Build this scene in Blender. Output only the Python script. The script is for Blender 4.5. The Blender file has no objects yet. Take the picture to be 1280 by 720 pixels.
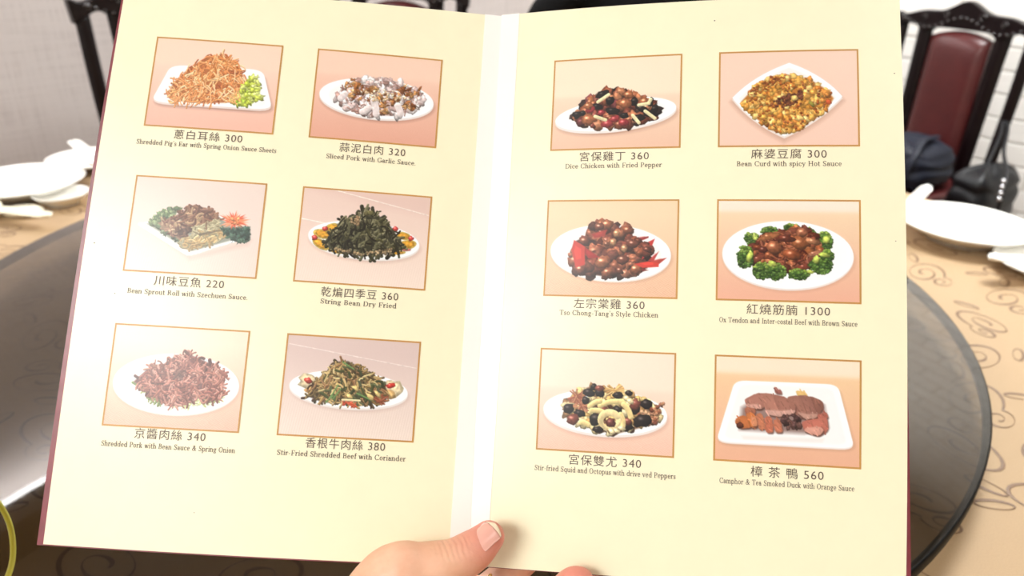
import bpy, bmesh, math, random
import numpy as np
from mathutils import Vector, Matrix, Euler

# ================= camera, world, lights, exposure =================
SC = bpy.context.scene
COLL = SC.collection
R = math.radians
cam_data = bpy.data.cameras.new('camera'); cam = bpy.data.objects.new('camera', cam_data); COLL.objects.link(cam)
cam_data.sensor_width = 36.0; cam_data.lens = 950.0 * 36.0 / 1280.0
cam_data.clip_start = 0.02; cam_data.clip_end = 60
_f = Vector((0.0, 0.90417775, -0.4271564)); _r = Vector((0.99976709, 0.00921875, 0.01951367)); _d = Vector((0.02158167, -0.42705692, -0.90396716))
_m = Matrix((_r, -_d, -_f)).transposed().to_4x4(); _m.translation = Vector((0, 0, 1.19073))
cam.matrix_world = _m
cam_data.dof.use_dof = True; cam_data.dof.focus_distance = 0.385; cam_data.dof.aperture_fstop = 9.5
cam_data.dof.aperture_blades = 0
SC.camera = cam

SC.view_settings.view_transform = 'Standard'; SC.view_settings.look = 'None'
SC.view_settings.gamma = 1.0; SC.view_settings.use_curve_mapping = False
SC.view_settings.exposure = 0.0
SC.cycles.use_denoising = True
SC.cycles.max_bounces = 10; SC.cycles.transparent_max_bounces = 12
SC.cycles.caustics_reflective = False; SC.cycles.caustics_refractive = False
SC.cycles.sample_clamp_indirect = 6.0

world = bpy.data.worlds.new('room_air'); SC.world = world; world.use_nodes = True
world.node_tree.nodes['Background'].inputs[0].default_value = (1.0, 0.95, 0.9, 1)
world.node_tree.nodes['Background'].inputs[1].default_value = 0.25

def area(name, loc, target, sx, sy, power, col):
    l = bpy.data.lights.new(name, 'AREA'); l.shape = 'RECTANGLE'; l.size = sx; l.size_y = sy; l.energy = power; l.color = col
    o = bpy.data.objects.new(name, l); COLL.objects.link(o); o.location = loc
    o.rotation_euler = (Vector(target) - Vector(loc)).to_track_quat('-Z', 'Y').to_euler()
    return o
WARM = (0.985, 0.99, 0.955)
CORNER = Vector((0.46, 4.235, 0)); WA = Vector((-0.7413, -0.6712, 0)); WB = Vector((0.6712, -0.7413, 0))   # room corner, along the papered wall, along the brick wall
area('ceiling_lamp_over_diner', (-1.5, -1.5, 2.62), (-1.5, -1.5, 0), 1.1, 1.1, 90, WARM)
area('ceiling_lamp_over_aisle', (0.9, -0.3, 2.62), (0.9, -0.3, 0), 0.8, 0.8, 7, WARM)
_p = CORNER + WB * 2.2 + WA * 1.15
area('ceiling_lamp_by_brick', (_p.x, _p.y, 2.62), (_p.x, _p.y, 0), 0.9, 0.9, 80, (0.97, 0.99, 0.98))
_p = CORNER + WA * 2.85 + WB * 0.205
_o = area('soffit_panel_lamp', (_p.x, _p.y, 2.375), (_p.x, _p.y, 0), 0.33, 4.6, 112, (0.98, 0.99, 1.0)); _o.rotation_euler = (0, R(30), math.atan2(WB.y, WB.x))

# ================= helpers =================
def lin(c):
    return tuple(((x / 255.0) / 12.92 if x / 255.0 <= 0.04045 else ((x / 255.0 + 0.055) / 1.055) ** 2.4) for x in c)
class NT:
    def __init__(s, name):
        s.m = bpy.data.materials.new(name); s.m.use_nodes = True; s.t = s.m.node_tree; s.t.nodes.clear()
        s.out = s.n('ShaderNodeOutputMaterial')
    def n(s, kind, **kw):
        k = s.t.nodes.new(kind)
        for a, b in kw.items():
            if hasattr(k, a): setattr(k, a, b)
            else: k.inputs[a].default_value = b
        return k
    def l(s, a, b): s.t.links.new(a, b)
def mat(name, col, rough=0.5, metal=0.0, spec=0.5, noise=0.0, scale=40.0, bump=0.0, coat=0.0, sub=0.0, stretch=(1, 1, 1)):
    t = NT(name); c = lin(col) + (1,)
    b = t.n('ShaderNodeBsdfPrincipled'); t.l(b.outputs[0], t.out.inputs[0])
    b.inputs['Roughness'].default_value = rough; b.inputs['Metallic'].default_value = metal
    b.inputs['Specular IOR Level'].default_value = spec; b.inputs['Coat Weight'].default_value = coat; b.inputs['Coat Roughness'].default_value = 0.08
    if sub: b.inputs['Subsurface Weight'].default_value = sub; b.inputs['Subsurface Scale'].default_value = 0.004; b.inputs['Subsurface Radius'].default_value = (1.0, 0.4, 0.25)
    tc = t.n('ShaderNodeTexCoord'); mp = t.n('ShaderNodeMapping'); mp.inputs['Scale'].default_value = stretch; t.l(tc.outputs['Object'], mp.inputs[0])
    nz = t.n('ShaderNodeTexNoise'); nz.inputs['Scale'].default_value = scale; nz.inputs['Detail'].default_value = 4; t.l(mp.outputs[0], nz.inputs['Vector'])
    rp = t.n('ShaderNodeValToRGB'); rp.color_ramp.elements[0].position = 0.3; rp.color_ramp.elements[1].position = 0.7
    rp.color_ramp.elements[0].color = tuple(max(0, x * (1 - noise)) for x in c[:3]) + (1,); rp.color_ramp.elements[1].color = tuple(min(1, x * (1 + noise * .6)) for x in c[:3]) + (1,)
    t.l(nz.outputs[0], rp.inputs[0]); t.l(rp.outputs[0], b.inputs['Base Color'])
    if bump:
        bp = t.n('ShaderNodeBump'); bp.inputs['Strength'].default_value = bump; bp.inputs['Distance'].default_value = 0.002
        t.l(nz.outputs[0], bp.inputs['Height']); t.l(bp.outputs[0], b.inputs['Normal'])
    return t.m
def tagp(o, label=None, cat=None, group=None, kind=None):
    if label: o['label'] = label
    if cat: o['category'] = cat
    if group: o['group'] = group
    if kind: o['kind'] = kind
    return o
def thing(name, label, cat, loc=(0, 0, 0), rz=0.0, group=None):
    o = bpy.data.objects.new(name, None); o.empty_display_size = .05; COLL.objects.link(o)
    o.location = loc; o.rotation_euler = (0, 0, rz)
    return tagp(o, label, cat, group)
def obj(name, bm, material, parent=None, smooth=True, label=None):
    me = bpy.data.meshes.new(name)
    if isinstance(bm, bmesh.types.BMesh):
        bmesh.ops.recalc_face_normals(bm, faces=bm.faces[:]); bm.to_mesh(me); bm.free()
    else:
        me.from_pydata([tuple(v) for v in bm[0]], [], [tuple(f) for f in bm[1]])
    o = bpy.data.objects.new(name, me); COLL.objects.link(o)
    if material: me.materials.append(material)
    if smooth: me.polygons.foreach_set('use_smooth', [True] * len(me.polygons))
    if parent: o.parent = parent
    if label: o['label'] = label
    return o
def auto(o, ang=40):
    m = o.modifiers.new('edges', 'EDGE_SPLIT'); m.split_angle = R(ang); return o
def bevel(o, w, n=3):
    m = o.modifiers.new('bevel', 'BEVEL'); m.width = w; m.segments = n; m.limit_method = 'ANGLE'; m.angle_limit = R(35); return o
def box(bm, c, s, rot=None):
    v = bmesh.ops.create_cube(bm, size=1.0)['verts']
    M = Matrix.Translation(c) @ (rot.to_4x4() if rot else Matrix.Identity(4)) @ Matrix.Diagonal((s[0], s[1], s[2], 1))
    bmesh.ops.transform(bm, matrix=M, verts=v); return v
def lathe(bm, prof, n=48, c=(0, 0, 0), sx=1.0, sy=1.0):
    rings = []
    for r, z in prof:
        if r < 1e-6: rings.append([bm.verts.new((c[0], c[1], c[2] + z))])
        else: rings.append([bm.verts.new((c[0] + r * sx * math.cos(2 * math.pi * i / n), c[1] + r * sy * math.sin(2 * math.pi * i / n), c[2] + z)) for i in range(n)])
    for a, b in zip(rings, rings[1:]):
        for i in range(n):
            j = (i + 1) % n
            q = [a[i % len(a)], a[j % len(a)], b[j % len(b)], b[i % len(b)]]
            q = list(dict.fromkeys(q))
            if len(q) > 2: bm.faces.new(q)
def sweep(bm, pts, radii, n=12, flat=1.0, up=None, caps=True):
    """tube along pts; radii per point; flat squashes the second cross axis"""
    P = [Vector(p) for p in pts]; rings = []
    prev = None
    for i, p in enumerate(P):
        t = (P[min(i + 1, len(P) - 1)] - P[max(i - 1, 0)]).normalized()
        if up is not None: a = (Vector(up) - t * Vector(up).dot(t)).normalized()
        elif prev is None:
            a = t.orthogonal().normalized()
        else: a = (prev - t * prev.dot(t)).normalized()
        prev = a; b = t.cross(a); r = radii[i] if hasattr(radii, '__len__') else radii
        rings.append([bm.verts.new(p + a * (r * math.cos(2 * math.pi * k / n)) + b * (r * flat * math.sin(2 * math.pi * k / n))) for k in range(n)])
    for a, b in zip(rings, rings[1:]):
        for k in range(n): bm.faces.new((a[k], a[(k + 1) % n], b[(k + 1) % n], b[k]))
    if caps: bm.faces.new(rings[0][::-1]); bm.faces.new(rings[-1])
def spline(pts, n=8):
    P = [Vector(p) for p in pts]; P = [P[0] * 2 - P[1]] + P + [P[-1] * 2 - P[-2]]; out = []
    for i in range(1, len(P) - 2):
        for k in range(n):
            t = k / n; a, b, c, d = P[i - 1], P[i], P[i + 1], P[i + 2]
            out.append(.5 * ((2 * b) + (c - a) * t + (2 * a - 5 * b + 4 * c - d) * t * t + (3 * b - a - 3 * c + d) * t ** 3))
    out.append(P[-2]); return out
def prism(bm, outline, y0, y1):
    """outline in x,z extruded along y"""
    a = [bm.verts.new((x, y0, z)) for x, z in outline]; b = [bm.verts.new((x, y1, z)) for x, z in outline]
    bm.faces.new(a); bm.faces.new(b[::-1]); n = len(a)
    for i in range(n): bm.faces.new((a[i], b[i], b[(i + 1) % n], a[(i + 1) % n]))
def copy_tree(o, parent=None):
    c = o.copy(); COLL.objects.link(c)
    if parent: c.parent = parent
    for ch in list(o.children): copy_tree(ch, c)
    return c
RND = random.Random(5)

# ================= the room =================
def wall_mat_paper():
    t = NT('grey_woven_wallpaper'); b = t.n('ShaderNodeBsdfPrincipled'); t.l(b.outputs[0], t.out.inputs[0]); b.inputs['Roughness'].default_value = .8
    tc = t.n('ShaderNodeTexCoord'); fac = []
    for sc in ((8, 8, 260), (260, 260, 8)):
        mp = t.n('ShaderNodeMapping'); mp.inputs['Scale'].default_value = sc; t.l(tc.outputs['Object'], mp.inputs[0])
        nz = t.n('ShaderNodeTexNoise'); nz.inputs['Scale'].default_value = .7; nz.inputs['Detail'].default_value = 3; t.l(mp.outputs[0], nz.inputs['Vector']); fac.append(nz.outputs[0])
    ad = t.n('ShaderNodeMath', operation='ADD'); t.l(fac[0], ad.inputs[0]); t.l(fac[1], ad.inputs[1])
    rp = t.n('ShaderNodeValToRGB'); t.l(ad.outputs[0], rp.inputs[0]); rp.color_ramp.elements[0].position = .7; rp.color_ramp.elements[1].position = 1.3 / 1.0 if False else 1.0
    rp.color_ramp.elements[0].color = lin((190, 181, 178)) + (1,); rp.color_ramp.elements[1].color = lin((206, 198, 195)) + (1,)
    t.l(rp.outputs[0], b.inputs['Base Color']); return t.m
def brick_mat():
    t = NT('white_painted_brick'); b = t.n('ShaderNodeBsdfPrincipled'); t.l(b.outputs[0], t.out.inputs[0]); b.inputs['Roughness'].default_value = .5
    tc = t.n('ShaderNodeTexCoord'); br = t.n('ShaderNodeTexBrick'); t.l(tc.outputs['UV'], br.inputs['Vector'])
    br.inputs['Scale'].default_value = 1.0; br.inputs['Brick Width'].default_value = .235; br.inputs['Row Height'].default_value = .078
    br.inputs['Mortar Size'].default_value = .006; br.inputs['Mortar Smooth'].default_value = .6
    br.inputs['Color1'].default_value = lin((248, 246, 241)) + (1,); br.inputs['Color2'].default_value = lin((240, 238, 233)) + (1,); br.inputs['Mortar'].default_value = lin((222, 219, 212)) + (1,)
    t.l(br.outputs['Color'], b.inputs['Base Color'])
    nz = t.n('ShaderNodeTexNoise'); nz.inputs['Scale'].default_value = 60; t.l(tc.outputs['Object'], nz.inputs['Vector'])
    iv = t.n('ShaderNodeMath', operation='MULTIPLY_ADD'); t.l(br.outputs['Fac'], iv.inputs[0]); iv.inputs[1].default_value = -1.0; iv.inputs[2].default_value = 1.0
    ml = t.n('ShaderNodeMath', operation='MULTIPLY_ADD'); t.l(nz.outputs[0], ml.inputs[0]); ml.inputs[1].default_value = .25; t.l(iv.outputs[0], ml.inputs[2])
    bp = t.n('ShaderNodeBump'); bp.inputs['Strength'].default_value = .7; bp.inputs['Distance'].default_value = .008; t.l(ml.outputs[0], bp.inputs['Height']); t.l(bp.outputs[0], b.inputs['Normal']); return t.m
ROOM = 6.0; HT = 2.72
def slab_wall(name, a, b, m, th=.12, z0=0.0, z1=HT):
    """a wall from a to b; the room is on its left-hand side when its outside is on the right"""
    a, b = Vector(a), Vector(b); d = (b - a).normalized(); n = Vector((d.y, -d.x, 0)); bm = bmesh.new(); uv = bm.loops.layers.uv.new('UVMap')
    V = [bm.verts.new(p) for p in (a + Vector((0, 0, z0)), b + Vector((0, 0, z0)), b + Vector((0, 0, z1)), a + Vector((0, 0, z1)))]
    W = [bm.verts.new(v.co + n * th) for v in V]
    bm.faces.new(V); bm.faces.new(W[::-1])
    for i in range(4): bm.faces.new((V[i], W[i], W[(i + 1) % 4], V[(i + 1) % 4]))
    for f in bm.faces:
        for lp in f.loops: lp[uv].uv = ((lp.vert.co - a).dot(d), lp.vert.co.z)
    o = obj(name, bm, m, None, False); return tagp(o, kind='structure')
P0 = CORNER; P1 = CORNER + WA * ROOM; P2 = P1 + WB * ROOM; P3 = CORNER + WB * ROOM
M_PLAIN = mat('cream_wall_paint', (226, 221, 214), .7, noise=.04, scale=6)
slab_wall('wall_left', P1, P0, wall_mat_paper())
slab_wall('wall_right', P0, P3, brick_mat())
slab_wall('wall_near', P3, P2, M_PLAIN); slab_wall('wall_back', P2, P1, M_PLAIN)
def flat_room(name, z, th, m):
    bm = bmesh.new(); V = [bm.verts.new(p + Vector((0, 0, z))) for p in (P0, P1, P2, P3)]; W = [bm.verts.new(v.co + Vector((0, 0, th))) for v in V]
    bm.faces.new(V); bm.faces.new(W)
    for i in range(4): bm.faces.new((V[i], V[(i + 1) % 4], W[(i + 1) % 4], W[i]))
    return tagp(obj(name, bm, m, None, False), kind='structure')
flat_room('floor', 0, -.1, mat('brown_floor_tile', (110, 84, 66), .35, noise=.15, scale=5))
flat_room('ceiling', HT, .1, mat('ceiling_paint', (216, 212, 206), .8, noise=.03, scale=5))
def along(a, d, length, off, inward, z0, z1, th, name, m):
    bm = bmesh.new(); c = a + d * (off + length / 2) + inward * (th / 2); ang = math.atan2(d.y, d.x)
    box(bm, (c.x, c.y, (z0 + z1) / 2), (length, th, z1 - z0), Matrix.Rotation(ang, 3, 'Z')); return tagp(bevel(obj(name, bm, m, None, False), .004), kind='structure')
M_DARKWOOD = mat('dark_rosewood', (15, 4, 6), .3, noise=.3, scale=30, spec=.25, coat=.08, stretch=(1, 1, .15))
along(P0, WA, 5.8, .02, WB, 2.425, HT - .003, .40, 'trim_1', M_DARKWOOD)
along(P0, WA, 5.6, .1, WB, 0, .1, .015, 'baseboard_left', M_DARKWOOD)
along(P0, WB, 5.6, .1, WA, 0, .1, .015, 'baseboard_right', M_DARKWOOD)

# ================= table, cloth, turntable =================
TC = Vector((-0.0722, 0.8518, 0)); TZ = 0.765; TR = 0.95; GR = 0.58; GZ = 0.80
t = thing('round_table', 'large round dining table hidden under the beige swirl tablecloth', 'table', (TC.x, TC.y, 0))
bm = bmesh.new(); lathe(bm, [(0, TZ - .035), (TR - .02, TZ - .035), (TR - .008, TZ - .028), (TR - .008, TZ - .008), (TR - .014, TZ - .003), (0, TZ - .003)], 96); obj('tabletop', bm, M_DARKWOOD, t)
bm = bmesh.new(); lathe(bm, [(0, 0), (.34, 0), (.34, .04), (.12, .10), (.085, .3), (.11, .6), (.3, TZ - .05), (.3, TZ - .036), (0, TZ - .036)], 48); obj('pedestal', bm, M_DARKWOOD, t)
def cloth_mat():
    t = NT('beige_damask_cloth'); b = t.n('ShaderNodeBsdfPrincipled'); t.l(b.outputs[0], t.out.inputs[0]); b.inputs['Roughness'].default_value = .6
    b.inputs['Sheen Weight'].default_value = .15
    tc = t.n('ShaderNodeTexCoord'); w = t.n('ShaderNodeTexNoise'); w.inputs['Scale'].default_value = 900; w.inputs['Detail'].default_value = 2; t.l(tc.outputs['Object'], w.inputs['Vector'])
    rp = t.n('ShaderNodeValToRGB'); rp.color_ramp.elements[0].color = lin((166, 135, 96)) + (1,); rp.color_ramp.elements[1].color = lin((188, 157, 114)) + (1,); t.l(w.outputs[0], rp.inputs[0]); t.l(rp.outputs[0], b.inputs['Base Color'])
    bp = t.n('ShaderNodeBump'); bp.inputs['Strength'].default_value = .25; bp.inputs['Distance'].default_value = .0006; t.l(w.outputs[0], bp.inputs['Height']); t.l(bp.outputs[0], b.inputs['Normal']); return t.m
bm = bmesh.new(); N = 144; prof = [(0.02, 0), (.3, 0), (.6, 0), (.8, 0), (TR - .012, 0), (TR, -.006), (TR + .006, -.03), (TR + .012, -.1), (TR + .02, -.17), (TR + .028, -.235)]
rings = []
for k, (r, z) in enumerate(prof):
    ring = []
    for i in range(N):
        a = 2 * math.pi * i / N; w = max(0, k - 5) / 4.0
        rr = r + w * (.016 * math.sin(a * 19) + .01 * math.sin(a * 31 + 1))
        ring.append(bm.verts.new((rr * math.cos(a), rr * math.sin(a), z)))
    rings.append(ring)
bm.faces.new(rings[0])
for a, b in zip(rings, rings[1:]):
    for i in range(N): bm.faces.new((a[i], a[(i + 1) % N], b[(i + 1) % N], b[i]))
cl = obj('tablecloth', bm, cloth_mat()); cl.location = (TC.x, TC.y, TZ); tagp(cl, 'beige tablecloth with woven gold swirls spread over the round table', 'tablecloth')
m = cl.modifiers.new('cloth', 'SOLIDIFY'); m.thickness = .0012; m.offset = -1
# woven swirls: flat ribbons
def swirl(cx, cy, rot, s, mir):
    pts = []
    for i in range(46):
        th = i / 45 * 3.5 * math.pi; r = .0045 + .0026 * th
        pts.append((r * math.cos(th) * 1.55, r * math.sin(th) * .9 * mir))
    ex, ey = pts[-1]
    big = pts
    tail = []
    for i in range(1, 30):
        th = i / 29 * 2.9 * math.pi; r = .021 - .0019 * th
        tail.append((ex + .021 - r * math.cos(th) * 1.1 , ey - r * math.sin(th) * .8 * mir))
    out = big + tail
    leaf = []
    for i in range(18):
        a = i / 17 * 2 * math.pi; leaf.append((-.058 + .018 * math.cos(a), .030 * mir + .007 * math.sin(a) + .006 * math.cos(a)))
    c, sn = math.cos(rot), math.sin(rot)
    return [[(cx + s * (x * c - y * sn), cy + s * (x * sn + y * c)) for x, y in L] for L in (out, leaf)]
V, F = [], []
def ribbon(L, w):
    n0 = len(V); P = [Vector((x, y, 0)) for x, y in L]
    for i, p in enumerate(P):
        d = (P[min(i + 1, len(P) - 1)] - P[max(i - 1, 0)]); d = d.normalized() if d.length > 1e-9 else Vector((1, 0, 0)); nn = Vector((-d.y, d.x, 0))
        ww = w * (.7 + .5 * math.sin(i * .35))
        V.append(p + nn * ww + Vector((0, 0, .0004))); V.append(p + Vector((0, 0, .0008))); V.append(p - nn * ww + Vector((0, 0, .0004)))
    for i in range(len(P) - 1):
        for k in (0, 1):
            a = n0 + i * 3 + k; F.append((a, a + 1, a + 4, a + 3))
row = 0; y = -.93
while y < .93:
    x = -.93 + (row % 2) * .052
    while x < .93:
        if x * x + y * y < .86 ** 2:
            for L in swirl(x + RND.uniform(-.008, .008), y + RND.uniform(-.008, .008), RND.choice((.3, 2.4, -.9, 3.6)) + RND.uniform(-.5, .5), RND.uniform(.74, .92), RND.choice((-1, 1))): ribbon(L, .0015)
        x += .118
    y += .082; row += 1
_sw = obj('woven_swirl', (V, F), mat('gold_thread', (122, 88, 54), .5, noise=.25, scale=600), cl, label='gold thread swirls')
_b = [n for n in _sw.data.materials[0].node_tree.nodes if n.type == 'BSDF_PRINCIPLED'][0]; _b.inputs['Sheen Weight'].default_value = 1.0; _b.inputs['Sheen Roughness'].default_value = .25; _b.inputs['Sheen Tint'].default_value = (1, .9, .75, 1)

def glass_mat():
    t = NT('smoked_glass'); tr = t.n('ShaderNodeBsdfTransparent'); tr.inputs[0].default_value = (.505, .48, .44, 1)
    gl = t.n('ShaderNodeBsdfGlossy'); gl.inputs['Roughness'].default_value = .035; gl.inputs[0].default_value = (1, .97, .94, 1)
    fr = t.n('ShaderNodeFresnel'); fr.inputs[0].default_value = 1.47; ge = t.n('ShaderNodeNewGeometry'); iv = t.n('ShaderNodeMath', operation='SUBTRACT'); iv.inputs[0].default_value = 1.0; t.l(ge.outputs['Backfacing'], iv.inputs[1]); mf = t.n('ShaderNodeMath', operation='MULTIPLY'); t.l(fr.outputs[0], mf.inputs[0]); t.l(iv.outputs[0], mf.inputs[1]); mx = t.n('ShaderNodeMixShader'); t.l(mf.outputs[0], mx.inputs[0]); t.l(tr.outputs[0], mx.inputs[1]); t.l(gl.outputs[0], mx.inputs[2]); t.l(mx.outputs[0], t.out.inputs[0]); return t.m
ls = thing('lazy_susan', 'round smoked glass turntable in the middle of the table', 'turntable', (TC.x, TC.y, TZ))
bm = bmesh.new(); H = GZ - TZ; lathe(bm, [(0, H - .015), (GR - .004, H - .015), (GR - .0015, H - .0135)], 160); lathe(bm, [(GR - .0015, H - .0015), (GR - .004, H), (0, H)], 160); obj('glass_top', bm, glass_mat(), ls)
bm = bmesh.new(); lathe(bm, [(GR - .0015, H - .0138), (GR, H - .012), (GR, H - .003), (GR - .0015, H - .0013), (GR - .006, H - .004), (GR - .006, H - .012), (GR - .0015, H - .0138)], 160); obj('rim', bm, mat('dark_glass_edge', (5, 5, 5), .5, noise=.1, spec=.1), ls)
bm = bmesh.new(); lathe(bm, [(0, .001), (.19, .001), (.195, .006), (.195, .018), (.19, H - .0165), (0, H - .0165)], 64); obj('bearing', bm, mat('turntable_metal', (60, 56, 52), .4, metal=.8), ls)

# ================= tableware =================
CHINA = mat('white_china', (246, 244, 238), .18, noise=.01, coat=.4)
CHINA2 = mat('ivory_melamine', (240, 234, 212), .25, noise=.01, coat=.2)
def dish(name, label, cat, x, y, z, r, h, material, group=None, foot=.55):
    bm = bmesh.new()
    lathe(bm, [(0, .004), (r * foot * .9, .004), (r * foot * .92, 0), (r * foot, 0), (r * foot, .004), (r * .8, h * .5), (r * .985, h * .93), (r, h * .985), (r * .985, h), (r * .93, h * .96), (r * .72, h * .5), (r * foot * .8, h * .28), (0, h * .25)], 72)
    o = obj(name, bm, material); o.location = (x, y, z); return tagp(o, label, cat, group)
def spoon(label, x, y, z, rz, tilt, s=1.0, roll=0.0, material=None, group=None):
    """soup spoon: bowl at the origin, broad trough handle along +x"""
    bm = bmesh.new(); n = 20; K = 16; rings = []
    for i in range(n + 1):
        u = i / n; L = .135
        xx = -.028 + u * L
        if u < .36:
            w = .0215 * math.sqrt(max(0.02, 1 - ((u - .2) / .2) ** 2)) if u < .2 else .0215 * (1 - .55 * ((u - .2) / .16) ** 2 * .9)
            base = .012 * max(0, (u - .24) / .12) ** 2 * .6
        else: w = .0108 + .001 * math.sin((u - .36) * 5); base = .0072 + (u - .36) * .035
        if u > .93: w *= math.sqrt(max(.03, 1 - ((u - .93) / .072) ** 2))
        dep = .010 if u < .3 else .0045
        prof = []
        for k in range(K):
            a = 2 * math.pi * k / K
            yy = w * math.cos(a); zz = base + (dep * (abs(math.cos(a)) ** 2 - 1) - .0 if math.sin(a) < 0 else dep * (abs(math.cos(a)) ** 2 - 1) + .0032 * math.sin(a)) + dep
            prof.append(bm.verts.new((xx * s, yy * s, zz * s)))
        rings.append(prof)
    for a, b in zip(rings, rings[1:]):
        for k in range(K): bm.faces.new((a[k], a[(k + 1) % K], b[(k + 1) % K], b[k]))
    bm.faces.new(rings[0][::-1]); bm.faces.new(rings[-1])
    o = obj('soup_spoon', bm, material or CHINA); o.location = (x, y, z); o.rotation_euler = (roll, -tilt, rz); return tagp(o, label, 'spoon', group)
CT = TZ + .0005
dish('dinner_plate', 'white dinner plate at the left edge, behind the small sauce dish', 'plate', -.838, 1.236, CT, .100, .026, CHINA)
dish('sauce_dish', 'small white sauce dish in front of the left dinner plate', 'dish', -.744, 1.188, CT, .043, .020, CHINA)
dish('side_plate', 'white side plate with a spoon across it, partly behind the menu at left', 'plate', -.806, 1.405, CT, .078, .018, CHINA)
spoon('white spoon lying across the side plate at the left of the menu', -.735, 1.305, CT + .030, R(137), R(-6), 1.1)
bm = bmesh.new(); lathe(bm, [(0, 0), (.018, 0), (.024, .004), (.024, .009), (.018, .013), (0, .014)], 32, sx=1.25, sy=.8); sr = obj('spoon_rest', bm, CHINA2); sr.location = (-.776, 1.132, CT); sr.rotation_euler = (0, 0, .2); tagp(sr, 'small ivory rest under the spoon by the sauce dish', 'spoon rest')
spoon('ivory spoon on its rest at the left edge of the photo', -.828, 1.118, CT + .010, R(-17), R(-13), 1.2, material=CHINA2)
dish('dinner_plate', 'white dinner plate at the right, in front of the bags on the chair', 'plate', .704, 1.120, CT, .098, .028, CHINA)
dish('side_plate', 'white side plate at the right edge, nearest the glass turntable on that side', 'plate', .762, .985, CT, .078, .018, CHINA)
spoon('white spoon lying across the side plate at the right edge', .782, .972, CT + .0165, R(185), R(-10), 1.2)
spoon('white spoon leaning on the right dinner plate next to the menu', .552, 1.072, CT + .013, R(26), R(25), 1.0)

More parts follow.
